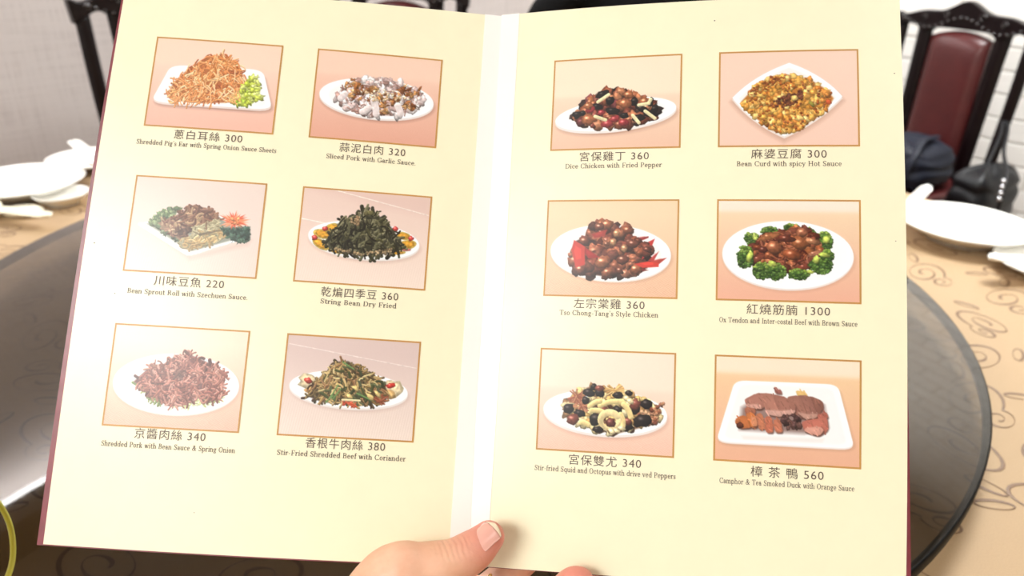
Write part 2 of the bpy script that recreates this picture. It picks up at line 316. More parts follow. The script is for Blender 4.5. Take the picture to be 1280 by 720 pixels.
# ================= chairs =================
M_POLISHED = mat('polished_carving', (22, 8, 9), .12, spec=.6, coat=.6)
LEATHER = mat('burgundy_leather', (76, 29, 29), .34, noise=.12, scale=25, bump=.05)
def make_chair(label):
    t = thing('dining_chair', label, 'chair')
    lean = lambda z: .20 + (z - .47) * .05 if z > .47 else .20 + (.47 - z) * .06
    bm = bmesh.new(); out = [(-.235, -.24), (.235, -.24), (.205, .23), (-.205, .23)]
    for z in (.425,): pass
    a = [bm.verts.new((x, y, .42)) for x, y in out]; b = [bm.verts.new((x, y, .465)) for x, y in out]
    bm.faces.new(a); bm.faces.new(b)
    for i in range(4): bm.faces.new((a[i], a[(i + 1) % 4], b[(i + 1) % 4], b[i]))
    bevel(obj('seat', bm, M_DARKWOOD, t), .01)
    bm = bmesh.new(); box(bm, (0, -.005, .482), (.40, .40, .032)); bevel(obj('seat_pad', bm, LEATHER, t), .014, 4)
    for sx in (-1, 1):
        bm = bmesh.new(); sweep(bm, spline([(sx * .21, -.21, .42), (sx * .215, -.225, .3), (sx * .205, -.215, .12), (sx * .215, -.235, 0)]), .021, 10); obj('leg', bm, M_DARKWOOD, t)
        bm = bmesh.new(); sweep(bm, spline([(sx * .195, .21, .42), (sx * .195, .215, .2), (sx * .195, .245, 0)]), .02, 10); obj('leg', bm, M_DARKWOOD, t)
        bm = bmesh.new(); sweep(bm, spline([(sx * .198, lean(.44), .44), (sx * .205, lean(.6), .6), (sx * .212, lean(.8), .8), (sx * .214, lean(.98), .98)]), [.019] * 25, 10, flat=.75, up=(1, 0, 0)); obj('back_post', bm, M_DARKWOOD, t)
        bm = bmesh.new(); zs = [.46, .6, .75, .9, .985]; sweep(bm, spline([(sx * (.118 + .003 * i), lean(z), z) for i, z in enumerate(zs)]), [.026] * 33, 10, flat=.6, up=(1, 0, 0)); obj('back_slat', bm, M_DARKWOOD, t)
        bm = bmesh.new(); sweep(bm, [(sx * .2, -.2, .15), (sx * .195, .22, .15)], .013, 8); obj('stretcher', bm, M_DARKWOOD, t)
    bm = bmesh.new(); sweep(bm, [(-.2, .0, .15), (.2, .0, .15)], .013, 8); obj('stretcher', bm, M_DARKWOOD, t)
    # upholstered splat
    bm = bmesh.new(); nx, nz = 12, 16; G = [[], []]
    for side in (0, 1):
        for j in range(nz + 1):
            z = .53 + j / nz * .42; rowv = []
            for i in range(nx + 1):
                u = i / nx * 2 - 1; w = .098; top = .022 * (1 - u * u) * (j / nz)
                pil = .024 * (1 - u ** 4) ** .5 * (1 - (j / nz * 2 - 1) ** 6) ** .5
                rowv.append(bm.verts.new((u * w, lean(z) - .004 + (-.004 - pil if side == 0 else .014), z + top)))
            G[side].append(rowv)
    for side in (0, 1):
        for j in range(nz):
            for i in range(nx): bm.faces.new((G[side][j][i], G[side][j][i + 1], G[side][j + 1][i + 1], G[side][j + 1][i]))
    for i in range(nx): bm.faces.new((G[0][0][i], G[0][0][i + 1], G[1][0][i + 1], G[1][0][i])); bm.faces.new((G[0][nz][i], G[0][nz][i + 1], G[1][nz][i + 1], G[1][nz][i]))
    for j in range(nz): bm.faces.new((G[0][j][0], G[0][j + 1][0], G[1][j + 1][0], G[1][j][0])); bm.faces.new((G[0][j][nx], G[0][j + 1][nx], G[1][j + 1][nx], G[1][j][nx]))
    obj('back_pad', bm, LEATHER, t, label='burgundy leather back pad')
    bm = bmesh.new(); box(bm, (0, lean(.51), .51), (.4, .03, .035)); bevel(obj('back_rail', bm, M_DARKWOOD, t), .006)
    # carved crest
    up_, lo = [], []
    for i in range(41):
        u = i / 40 * 2 - 1
        up_.append((u * .245, 1.005 + .048 * math.cos(u * math.pi / 2) ** 2 + .014 * math.cos(u * 9.4) * (1 - abs(u)) + (.012 * math.exp(-((abs(u) - .97) / .05) ** 2))))
        lo.append((u * .238, .965 + .012 * (1 - u * u) - .012 * math.cos(u * 12.5) * (abs(u) > .5) - .02 * math.exp(-((abs(u) - .5) / .07) ** 2)))
    bm = bmesh.new(); prism(bm, up_ + lo[::-1], lean(.99) - .018, lean(.99) + .016); cr = bevel(obj('crest_rail', bm, M_DARKWOOD, t, False), .005, 2)
    bm = bmesh.new(); yy = lean(.99) - .02
    for k in range(22):
        u = -0.9 + k / 21 * 1.8; z = .983 + .018 * math.cos(u * 6) + .012 * (1 - u * u)
        bmesh.ops.create_uvsphere(bm, u_segments=10, v_segments=6, radius=.0062, matrix=Matrix.Translation((u * .225, yy, z)))
    for sx in (-1, 1):
        for cx, cz, r0 in ((.06, 1.018, .014), (.13, 1.004, .012), (.2, .992, .011)):
            sweep(bm, [(sx * (cx + (r0 - .0018 * q * .5) * math.cos(q * .55)), yy, cz + (r0 - .0018 * q * .5) * math.sin(q * .55)) for q in range(13)], .0032, 6)
    obj('carving', bm, M_POLISHED, cr)
    return t
ch = make_chair('dark carved chair at the right holding the dark bags'); ch.location = (1.222, 2.43, 0); ch.rotation_euler = (0, 0, R(-60)); ch.scale = (1, 1, .952)
for lab, x, y, a in (('dark carved chair behind the plates at the left, its back post showing beside the menu', -.785, 2.0, 45),
                     ('dark carved chair whose back just shows above the left page near the fold', -.42, 2.43, -6),
                     ('dark carved chair under the black coat above the right page', .295, 1.84, -12)):
    c = copy_tree(ch); c.scale = (1, 1, 1); c.location = (x, y, 0); c.rotation_euler = (0, 0, R(a)); c['label'] = lab
for c in [o for o in COLL.objects if o.name.startswith('dining_chair')]: c['group'] = 'carved dining chairs round the table'
# coat over the chair behind the right page
bm = bmesh.new(); N = 64; rings = []
for k, (z, w, d, fo) in enumerate([(.58, .285, .05, .012), (.7, .28, .052, .011), (.85, .272, .05, .009), (.97, .266, .048, .005), (1.05, .26, .043, .003), (1.085, .235, .034, .002), (1.10, .18, .02, 0)]):
    ring = []; yc = .20 + (z - .47) * .05
    for i in range(N):
        a = 2 * math.pi * i / N; c_, s_ = math.cos(a), math.sin(a)
        x = w * math.copysign(abs(c_) ** .5, c_); y = d * math.copysign(abs(s_) ** .6, s_) + fo * math.sin(a * 9 + k * .4) + fo * .6 * math.sin(a * 17)
        ring.append(bm.verts.new((x, yc + y, z)))
    rings.append(ring)
for a, b in zip(rings, rings[1:]):
    for i in range(N): bm.faces.new((a[i], a[(i + 1) % N], b[(i + 1) % N], b[i]))
bm.faces.new(rings[-1])
BLACKCLOTH = mat('black_cloth', (8, 8, 10), .85, spec=.2, noise=.2, scale=60)
co = obj('coat', bm, BLACKCLOTH)
for sx in (-1, 1):
    bm = bmesh.new(); sweep(bm, spline([(sx * .20, .18, 1.06), (sx * .275, .16, .98), (sx * .305, .15, .82), (sx * .30, .135, .66), (sx * .295, .14, .52)]), [.048 - .0006 * k for k in range(33)], 14, flat=.75); obj('sleeve', bm, BLACKCLOTH, co)
bm = bmesh.new(); sweep(bm, spline([(-.11, .13, 1.085), (-.10, .20, 1.115), (0, .235, 1.125), (.10, .20, 1.115), (.11, .13, 1.085)]), .022, 12); obj('collar', bm, BLACKCLOTH, co)
co.location = (.295, 1.84, 0); co.rotation_euler = (0, 0, R(-12)); tagp(co, 'black coat draped over a chair back, above the top of the right page', 'coat')

# bags on the right-hand chair
NAVY = mat('navy_nylon', (24, 28, 42), .55, noise=.15, scale=40, spec=.35)
BLACKNYLON = mat('black_nylon', (10, 11, 17), .45, noise=.15, scale=40, spec=.4)
def puffy(w, d, h, pleats, amp, sag=0.0, n=40, m=26, tilt=0.0):
    bm = bmesh.new(); rings = []
    for j in range(m + 1):
        v = j / m; ring = []
        e = (1 - abs(2 * v - 1) ** 5) ** .45 if 0 < v < 1 else 0.12
        for i in range(n):
            a = 2 * math.pi * i / n; c_, s_ = math.cos(a), math.sin(a)
            pl = 1 + amp * abs(math.sin(v * math.pi * pleats)) - amp * .5
            x = w * math.copysign(abs(c_) ** .45, c_) * e * pl * (1 - .12 * v); y = d * math.copysign(abs(s_) ** .6, s_) * e * pl
            z = h * v - sag * v * (x / w) ** 2 + .006 * math.sin(a * 5 + v * 7)
            ring.append(bm.verts.new((x, y + tilt * v, max(0, z))))
        rings.append(ring)
    for a, b in zip(rings, rings[1:]):
        for i in range(n): bm.faces.new((a[i], a[(i + 1) % n], b[(i + 1) % n], b[i]))
    bm.faces.new(rings[0][::-1]); bm.faces.new(rings[-1]); return bm
CHM = ch.matrix_basis if False else Matrix.Translation(ch.location) @ Euler((0, 0, R(-60))).to_matrix().to_4x4()
def on_chair(x, y, z): return CHM @ Vector((x, y, z))
bg = thing('bag', 'navy bag with horizontal pleats on the right-hand chair, next to the menu', 'bag', on_chair(.035, -.01, .476), R(-60))
obj('body', puffy(.150, .12, .150, 4, .05, .01), NAVY, bg)
bm = bmesh.new(); sweep(bm, spline([(.11, -.122, .02), (.115, -.13, .06), (.12, -.115, .12), (.10, -.05, .162), (.08, .05, .158)]), .011, 10, flat=.3, up=(1, 0, 0)); obj('strap', bm, NAVY, bg)
b2 = thing('handbag', 'black handbag hanging by its strap beside the navy bag on the right-hand chair', 'bag', on_chair(.305, .02, .425), R(-60))
obj('body', puffy(.062, .11, .170, 3, .10, .02), BLACKNYLON, b2)
bm = bmesh.new(); sweep(bm, spline([(-.02, .02, .165), (-.06, .12, .23), (-.085, .163, .26), (-.06, .15, .25), (.0, .05, .2), (.06, -.02, .165), (.085, -.06, .12), (.088, -.065, .05), (.087, -.065, .0)]), .0055, 8); obj('strap', bm, BLACKNYLON, b2)
bm = bmesh.new()
for k in range(4): bmesh.ops.create_uvsphere(bm, u_segments=10, v_segments=6, radius=.0075, matrix=Matrix.Translation((.078 + .003 * k, -.062 - .004 * k, .150 - .016 * k)))
obj('chain_link', bm, mat('bright_metal', (215, 215, 220), .2, metal=1.0), b2)

# cup with a yellow-green loop handle, lower left
cu = thing('cup', 'yellow-green cup whose curved handle shows at the lower left corner of the photo', 'cup', (-.345, .282, CT), R(64))
LIME = mat('yellow_green_plastic', (205, 200, 92), .3, noise=.05, coat=.3)
bm = bmesh.new(); lathe(bm, [(0, .003), (.033, .003), (.035, 0), (.038, .004), (.043, .06), (.045, .150), (.0435, .151), (.041, .06), (.035, .008), (0, .007)], 48); obj('body', bm, LIME, cu)
bm = bmesh.new(); sweep(bm, spline([(.043, 0, .137), (.062, .003, .138), (.081, .007, .118), (.090, .009, .083), (.083, .007, .053), (.064, .003, .040), (.041, 0, .040)]), .0021, 12, flat=.75, up=(0, 1, 0)); obj('handle', bm, LIME, cu)

# ---- measured lie of the two pages (metres, world axes) and the captions in page units ----
PAGE_UNIT = 0.0670
LEFT_PAGE = dict(o=(-0.19418, 0.42587, 1.13516), u=(0.99725, 0.03381, -0.06598), v=(-0.03444, -0.57688, -0.81611), n=(-0.06565, 0.81613, -0.57412), q=(0.02016, -0.00429, 0.00177, -0.00518, 0.00224))
RIGHT_PAGE = dict(o=(0.01998, 0.42269, 1.12831), u=(0.98100, -0.17621, 0.08120), v=(-0.02691, -0.53802, -0.84250), n=(0.19215, 0.82431, -0.53254), q=(0.01775, 0.01685, 0.00813, 0.00846, -0.00716))
DISH_W, DISH_H, COL, ROWS = 1.0, 0.7500, 1.2893, (0, 1.1672, 2.3300)
CAPTIONS = [
    ('L', 0, 0, "蔥白耳絲 300", 0.239, 0.772, 0.847, "Shredded Pig's Ear with Spring Onion Sauce Sheets", -0.042, 1.045, 0.909),
    ('L', 0, 1, "蒜泥白肉 320", 1.533, 2.054, 0.852, "Sliced Pork with Garlic Sauce.", 1.438, 2.143, 0.918),
    ('L', 1, 0, "川味豆魚 220", 0.241, 0.768, 2.017, "Bean Sprout Roll with Szechuen Sauce.", 0.051, 0.958, 2.092),
    ('L', 1, 1, "乾煸四季豆 360", 1.504, 2.093, 2.022, "String Bean Dry Fried", 1.507, 2.083, 2.081),
    ('L', 2, 0, "京醬肉絲 340", 0.245, 0.767, 3.164, "Shredded Pork with Bean Sauce & Spring Onion", 0.010, 0.993, 3.234),
    ('L', 2, 1, "香根牛肉絲 380", 1.501, 2.088, 3.164, "Stir-Fried Shredded Beef with Coriander", 1.301, 2.247, 3.229),
    ('R', 0, 0, "宮保雞丁 360", 0.234, 0.769, 0.849, "Dice Chicken with Fried Pepper", 0.123, 0.868, 0.908),
    ('R', 0, 1, "麻婆豆腐 300", 1.525, 2.062, 0.848, "Bean Curd with spicy Hot Sauce", 1.422, 2.165, 0.908),
    ('R', 1, 0, "左宗棠雞 360", 0.234, 0.767, 2.011, "Tso Chong-Tang's Style Chicken", 0.128, 0.868, 2.068),
    ('R', 1, 1, "紅燒筋腩 1300", 1.503, 2.082, 2.018, "Ox Tendon and Inter-costal Beef with Brown Sauce", 1.311, 2.267, 2.087),
    ('R', 2, 0, "宮保雙尤 340", 0.245, 0.772, 3.178, "Stir-fried Squid and Octopus with drive ved Peppers", -0.007, 1.020, 3.237),
    ('R', 2, 1, "樟 茶 鴨 560", 1.546, 2.044, 3.182, "Camphor & Tea Smoked Duck with Orange Sauce", 1.330, 2.250, 3.244),
]
# ---------- printed dish pictures, drawn with numpy into small colour grids ----------
PW, PH, SSAA = 228, 171, 2

class Pic:
    """A printed picture; positions are given in drafting units and mapped onto the picture by its four corners."""
    def __init__(s, corners, seed):
        s.W, s.H = PW * SSAA, PH * SSAA
        s.im = np.zeros((s.H, s.W, 3), np.float32)
        s.r = np.random.RandomState(seed)
        src = np.array(corners, float); dst = np.array([(0, 0), (s.W, 0), (s.W, s.H), (0, s.H)], float)
        A = []
        for (x, y), (u, v) in zip(src, dst):
            A.append([x, y, 1, 0, 0, 0, -u * x, -u * y, -u]); A.append([0, 0, 0, x, y, 1, -v * x, -v * y, -v])
        s.M = np.linalg.svd(np.array(A))[2][-1].reshape(3, 3)
        s.k = s.W / np.hypot(*(src[1] - src[0]))
        g = np.repeat(np.repeat(s.r.randn(s.H // 5 + 2, s.W // 5 + 2), 5, 0), 5, 1)
        for k in (1, 2, 3): g = (g + np.roll(g, k, 0) + np.roll(g, k, 1) + np.roll(g, (k, k), (0, 1))) / 4
        s.mott = g[:s.H, :s.W].astype(np.float32)
        s.yy, s.xx = np.mgrid[0:s.H, 0:s.W].astype(np.float32) + .5
    def m(s, p):
        p = np.asarray(p, float).reshape(-1, 2)
        q = np.c_[p, np.ones(len(p))] @ s.M.T
        return q[:, :2] / q[:, 2:]
    def ground(s, top, bottom, band=None, bandcol=None, pattern='diag', amp=10, start=.55):
        v = (s.yy / s.H)[..., None]; t = np.clip((v - .15) / .8, 0, 1)
        s.im[:] = np.array(top) * (1 - t) + np.array(bottom) * t
        if band is not None:
            f = 1 / (1 + np.exp((v - band) * 90)); s.im[:] = s.im * (1 - f) + np.array(bandcol) * f
        w = np.clip((v[..., 0] - start) / .3, 0, 1)
        if pattern == 'diag':
            p = np.sin((s.xx * .9 + s.yy * 1.5) * .95)
        elif pattern == 'key':
            a = s.xx * .7 + s.yy * 1.2; b = s.xx * .7 - s.yy * 1.2
            cell = (np.floor(a / 26) + np.floor(b / 26)) % 2
            p = np.where(cell > .5, np.sin(a * .82), np.sin(b * .82))
        else:
            p = np.sin(s.xx * .75 + s.yy * .12) * .7 + s.r.randn(s.H, s.W) * .25
        s.im += (p * w * amp)[..., None] * np.array([.8, 1, 1])
        s.im += (s.r.randn(s.H, s.W, 1) * 1.5)
    def blend(s, x0, y0, a, col):
        h, w = a.shape
        s.im[y0:y0 + h, x0:x0 + w] = s.im[y0:y0 + h, x0:x0 + w] * (1 - a[..., None]) + col * a[..., None]
    def win(s, x0, y0, x1, y1):
        x0 = int(max(0, x0)); y0 = int(max(0, y0)); x1 = int(min(s.W, x1)) ; y1 = int(min(s.H, y1))
        if x1 <= x0 or y1 <= y0: return None
        return x0, y0, x1, y1, s.xx[y0:y1, x0:x1], s.yy[y0:y1, x0:x1]
    def mask(s, q, soft=1.0):
        """soft inside mask of polygon q (picture pixels)"""
        w = s.win(q[:, 0].min() - soft * 3 - 2, q[:, 1].min() - soft * 3 - 2, q[:, 0].max() + soft * 3 + 2, q[:, 1].max() + soft * 3 + 2)
        if w is None: return None
        x0, y0, x1, y1, X, Y = w
        ins = np.zeros(X.shape, bool); d2 = np.full(X.shape, 1e9, np.float32)
        n = len(q)
        for i in range(n):
            ax, ay = q[i]; bx, by = q[(i + 1) % n]
            c = ((ay > Y) != (by > Y))
            if abs(by - ay) > 1e-9: ins ^= c & (X < (bx - ax) * (Y - ay) / (by - ay) + ax)
            l2 = (bx - ax) ** 2 + (by - ay) ** 2 + 1e-9
            t = np.clip(((X - ax) * (bx - ax) + (Y - ay) * (by - ay)) / l2, 0, 1)
            d2 = np.minimum(d2, (X - ax - t * (bx - ax)) ** 2 + (Y - ay - t * (by - ay)) ** 2)
        d = np.sqrt(d2) * np.where(ins, 1, -1)
        return x0, y0, np.clip(d / (2 * soft) + .5, 0, 1), d, X, Y
    def poly(s, pts, col, soft=1.0, a=1.0, raw=False, rough=0):
        q = np.asarray(pts, float) if raw else s.m(pts)
        if rough: q = q + s.r.randn(*q.shape) * rough
        k = s.mask(q, soft)
        if k is not None: s.blend(k[0], k[1], k[2] * a, np.array(col, np.float32))
    def inside(s, q, x, y):
        c = False; n = len(q)
        for i in range(n):
            ax, ay = q[i]; bx, by = q[(i + 1) % n]
            if (ay > y) != (by > y) and x < (bx - ax) * (y - ay) / (by - ay) + ax: c = not c
        return c
    @staticmethod
    def ell(cx, cy, rx, ry, rot=0, n=56):
        t = np.linspace(0, 2 * np.pi, n, endpoint=False); c, d = np.cos(np.radians(rot)), np.sin(np.radians(rot))
        return np.c_[cx + rx * np.cos(t) * c - ry * np.sin(t) * d, cy + rx * np.cos(t) * d + ry * np.sin(t) * c]
    @staticmethod
    def rounded(pts, k=.16, n=6):
        pts = np.array(pts, float); out = []
        for i in range(len(pts)):
            p, a, b = pts[i], pts[i - 1], pts[(i + 1) % len(pts)]
            s0, s1 = p + (a - p) * k, p + (b - p) * k
            for t in np.linspace(0, 1, n): out.append((1 - t) ** 2 * s0 + 2 * t * (1 - t) * p + t * t * s1)
        return np.array(out)
    def plate(s, pts, drop=12, rim=.86, shade=(238, 226, 218), under=(150, 105, 88), white=(255, 253, 250), well=(250, 244, 239)):
        pts = np.array(pts, float); c = pts.mean(0)
        s.poly(c + (pts - c) * [1.0, .97] + [6, drop * 2.0], under, soft=9, a=.45)
        s.poly(c + (pts - c) * [.8, .9] + [0, drop * 1.9], under, soft=6, a=.75)
        s.poly(pts + [0, drop], shade, soft=1.2)
        s.poly(pts, white, soft=1.2)
        if rim: s.poly(c + (pts - c) * rim + [0, 2], well, soft=5, a=.8)
    def strand(s, x, y, ang, L, wd, col, bend=0, hi=.35, raw=True):
        n = 7; t = np.linspace(-.5, .5, n); a = ang + bend * t * 2
        dx = np.cumsum(np.cos(a)) * L / n; dy = np.cumsum(np.sin(a)) * L / n
        px = x + dx - dx.mean(); py = y + dy - dy.mean()
        w = s.win(px.min() - wd - 1, py.min() - wd - 1, px.max() + wd + 2, py.max() + wd + 2)
        if w is None: return
        x0, y0, x1, y1, X, Y = w
        d2 = np.full(X.shape, 1e9, np.float32); sg = np.zeros(X.shape, np.float32)
        for i in range(n - 1):
            ax, ay, bx, by = px[i], py[i], px[i + 1], py[i + 1]
            l2 = (bx - ax) ** 2 + (by - ay) ** 2 + 1e-9
            tt = np.clip(((X - ax) * (bx - ax) + (Y - ay) * (by - ay)) / l2, 0, 1)
            ex = X - ax - tt * (bx - ax); ey = Y - ay - tt * (by - ay); dd = ex * ex + ey * ey
            u = dd < d2; sg = np.where(u, ey * .9 + ex * .4, sg); d2 = np.minimum(d2, dd)
        d = np.sqrt(d2); h = wd / 2
        al = np.clip((h - d) + .5, 0, 1)
        f = (1 - np.clip(sg / h, -1, 1) * hi) * (1 + .05 * s.mott[y0:y0 + sg.shape[0], x0:x0 + sg.shape[1]])
        s.blend(x0, y0, al, np.clip(np.array(col, np.float32) * f[..., None], 0, 255))
    def blob(s, x, y, rx, ry, rot, col, hi=.35, spec=0, rough=.11, raw=True):
        n = 14; t = np.linspace(0, 2 * np.pi, n, endpoint=False)
        rr = 1 + s.r.randn(n) * rough
        c, d = np.cos(rot), np.sin(rot)
        q = np.c_[x + rr * (rx * np.cos(t) * c - ry * np.sin(t) * d), y + rr * (rx * np.cos(t) * d + ry * np.sin(t) * c)]
        k = s.mask(q, .7)
        if k is None: return
        x0, y0, al, D, X, Y = k
        m = min(rx, ry)
        f = 1 - ((Y - y) / (ry + rx) * 1.5 + (X - x) / (rx + ry) * .6) * hi * 1.3
        f = f * (.72 + .28 * np.clip(D / (m * .5), 0, 1))
        f = f * (1 + .13 * s.mott[y0:y0 + f.shape[0], x0:x0 + f.shape[1]])
        colr = np.array(col, np.float32) * f[..., None]
        if spec:
            g = np.exp(-(((X - x + rx * .25) / (m * .35)) ** 2 + ((Y - y + ry * .35) / (m * .22)) ** 2))
            colr = colr + (g * spec)[..., None] * np.array([255, 235, 210])
        s.blend(x0, y0, al, np.clip(colr, 0, 255))
    def scatter(s, poly, n, zsort=True):
        q = s.m(poly); lo, hi = q.min(0), q.max(0); out = []
        while len(out) < n:
            p = lo + s.r.rand(2) * (hi - lo)
            if s.inside(q, *p): out.append(p)
        out = np.array(out)
        return out[np.argsort(out[:, 1] + s.r.randn(n) * 12)] if zsort else out
    def pick(s, pal, jit=9):
        return np.clip(np.array(pal[s.r.randint(len(pal))], float) + s.r.randn() * jit, 0, 255)
    def strands(s, poly, pal, n, L, wd, bend=.8, base=None, apex=None, hi=.35, flat=.0):
        if base is not None: s.poly(poly, base, soft=3, rough=1.5)
        for x, y in s.scatter(poly, n):
            ang = s.r.rand() * np.pi
            if apex is not None and s.r.rand() < .55:
                ax, ay = s.m(apex)[0]; ang = np.arctan2(y - ay, x - ax) + s.r.randn() * .45
            if flat: ang = ang * (1 - flat)
            s.strand(x, y, ang, L * s.k * (.6 + .7 * s.r.rand()), wd * s.k * (.7 + .6 * s.r.rand()), s.pick(pal), s.r.randn() * bend, hi)
    def blobs(s, poly, pal, n, size, asp=.7, base=None, spec=0, hi=.35, rough=.15):
        if base is not None: s.poly(poly, base, soft=3, rough=1.5)
        for x, y in s.scatter(poly, n):
            z = size * s.k * (.65 + .6 * s.r.rand())
            s.blob(x, y, z, z * asp * (.75 + .5 * s.r.rand()), s.r.rand() * 3.14, s.pick(pal), hi, spec * s.r.rand(), rough)
    def stick(s, a, b, wd, col, bend=0, hi=.2):
        p = s.m([a, b]); d = p[1] - p[0]
        s.strand(*p.mean(0), np.arctan2(d[1], d[0]), np.hypot(*d) * 7 / 6, wd * s.k, col, bend, hi)
    def at(s, x, y, rx, ry, rot, col, **kw):
        p = s.m([(x, y)])[0]; s.blob(p[0], p[1], rx * s.k, ry * s.k, np.radians(rot), col, **kw)
    def crumbs(s, poly, pal, n, size): s.blobs(poly, pal, n, size, .8, hi=.3)
    def veil(s, col, a): s.im[:] = s.im * (1 - a) + np.array(col) * a
    def done(s):
        im = s.im.reshape(PH, SSAA, PW, SSAA, 3).mean((1, 3))
        return np.clip(im, 0, 255)

def pic_pig_ear():
    p = Pic([(232, 66), (853, 113), (801, 546), (165, 504)], 1)
    p.ground((252, 217, 194), (242, 186, 164), .30, (252, 215, 190), 'diag', 7)
    p.plate(p.rounded([(300, 205), (755, 230), (800, 428), (198, 388)], .16), 10, .9, shade=(236, 216, 206), under=(120, 75, 62))
    h = [(285, 362), (310, 292), (395, 218), (480, 168), (560, 158), (630, 195), (662, 270), (690, 330), (665, 378), (560, 396), (450, 394), (340, 386)]
    p.strands(h, [(178, 98, 58), (196, 118, 70), (165, 88, 55)], 110, 70, 8, .6, base=(186, 108, 64), apex=(545, 130))
    p.strands(h, [(228, 152, 94), (214, 132, 78), (240, 178, 122), (222, 142, 84), (250, 205, 156)], 250, 78, 6.5, .7, apex=(545, 120))
    p.strands([(290, 340), (330, 290), (300, 390), (340, 390)], [(240, 180, 120), (226, 150, 96)], 16, 60, 6, .9)
    l = [(585, 385), (640, 345), (690, 268), (722, 265), (738, 300), (736, 372), (690, 402), (615, 402)]
    p.blobs(l, [(186, 196, 70), (206, 212, 92), (164, 182, 60), (224, 228, 130)], 80, 17, .6, base=(176, 190, 70), hi=.3, rough=.3)
    p.strands([(560, 370), (640, 330), (650, 360), (590, 395)], [(228, 152, 94), (240, 182, 120)], 14, 60, 6, .6)
    return p.done()

def pic_garlic_pork():
    p = Pic([(151, 128), (767, 185), (736, 620), (104, 562)], 2)
    p.ground((250, 207, 182), (232, 170, 146), .27, (251, 209, 184), 'diag', 12, .5)
    p.plate(p.ell(440, 374, 286, 98, 6), 10, .84, under=(150, 95, 78))
    h = [(240, 368), (270, 312), (340, 282), (450, 276), (560, 296), (630, 330), (668, 392), (622, 438), (520, 460), (400, 456), (300, 428)]
    p.blobs(h, [(214, 186, 178), (230, 208, 202), (196, 164, 156), (242, 228, 222), (186, 146, 134)], 120, 30, .5, base=(186, 150, 140), hi=.35)
    p.strands(h, [(170, 130, 118), (150, 108, 96), (236, 220, 214)], 60, 40, 6, .7)
    for c in [(320, 312, 60, 26), (330, 352, 50, 26), (440, 372, 60, 26), (480, 420, 36, 40), (575, 330, 52, 24), (600, 350, 44, 22), (600, 412, 40, 34), (420, 330, 50, 16), (540, 376, 60, 22)]:
        for i in range(12):
            x = c[0] + p.r.randn() * c[2] * .45; y = c[1] + p.r.randn() * c[3] * .45
            p.at(x, y, 17, 7, p.r.rand() * 180, p.pick([(178, 112, 62), (152, 90, 50), (200, 140, 84), (126, 76, 48), (214, 166, 110)]), hi=.3, spec=.12, rough=.34)
    for a, b in [((425, 385), (440, 450)), ((545, 410), (560, 450)), ((400, 420), (370, 440)), ((280, 350), (262, 372))]:
        p.stick(a, b, 34, (240, 222, 216), .2)
    p.crumbs([(350, 330), (520, 330), (620, 380), (400, 390)], [(240, 220, 190), (225, 190, 150)], 60, 6)
    return p.done()

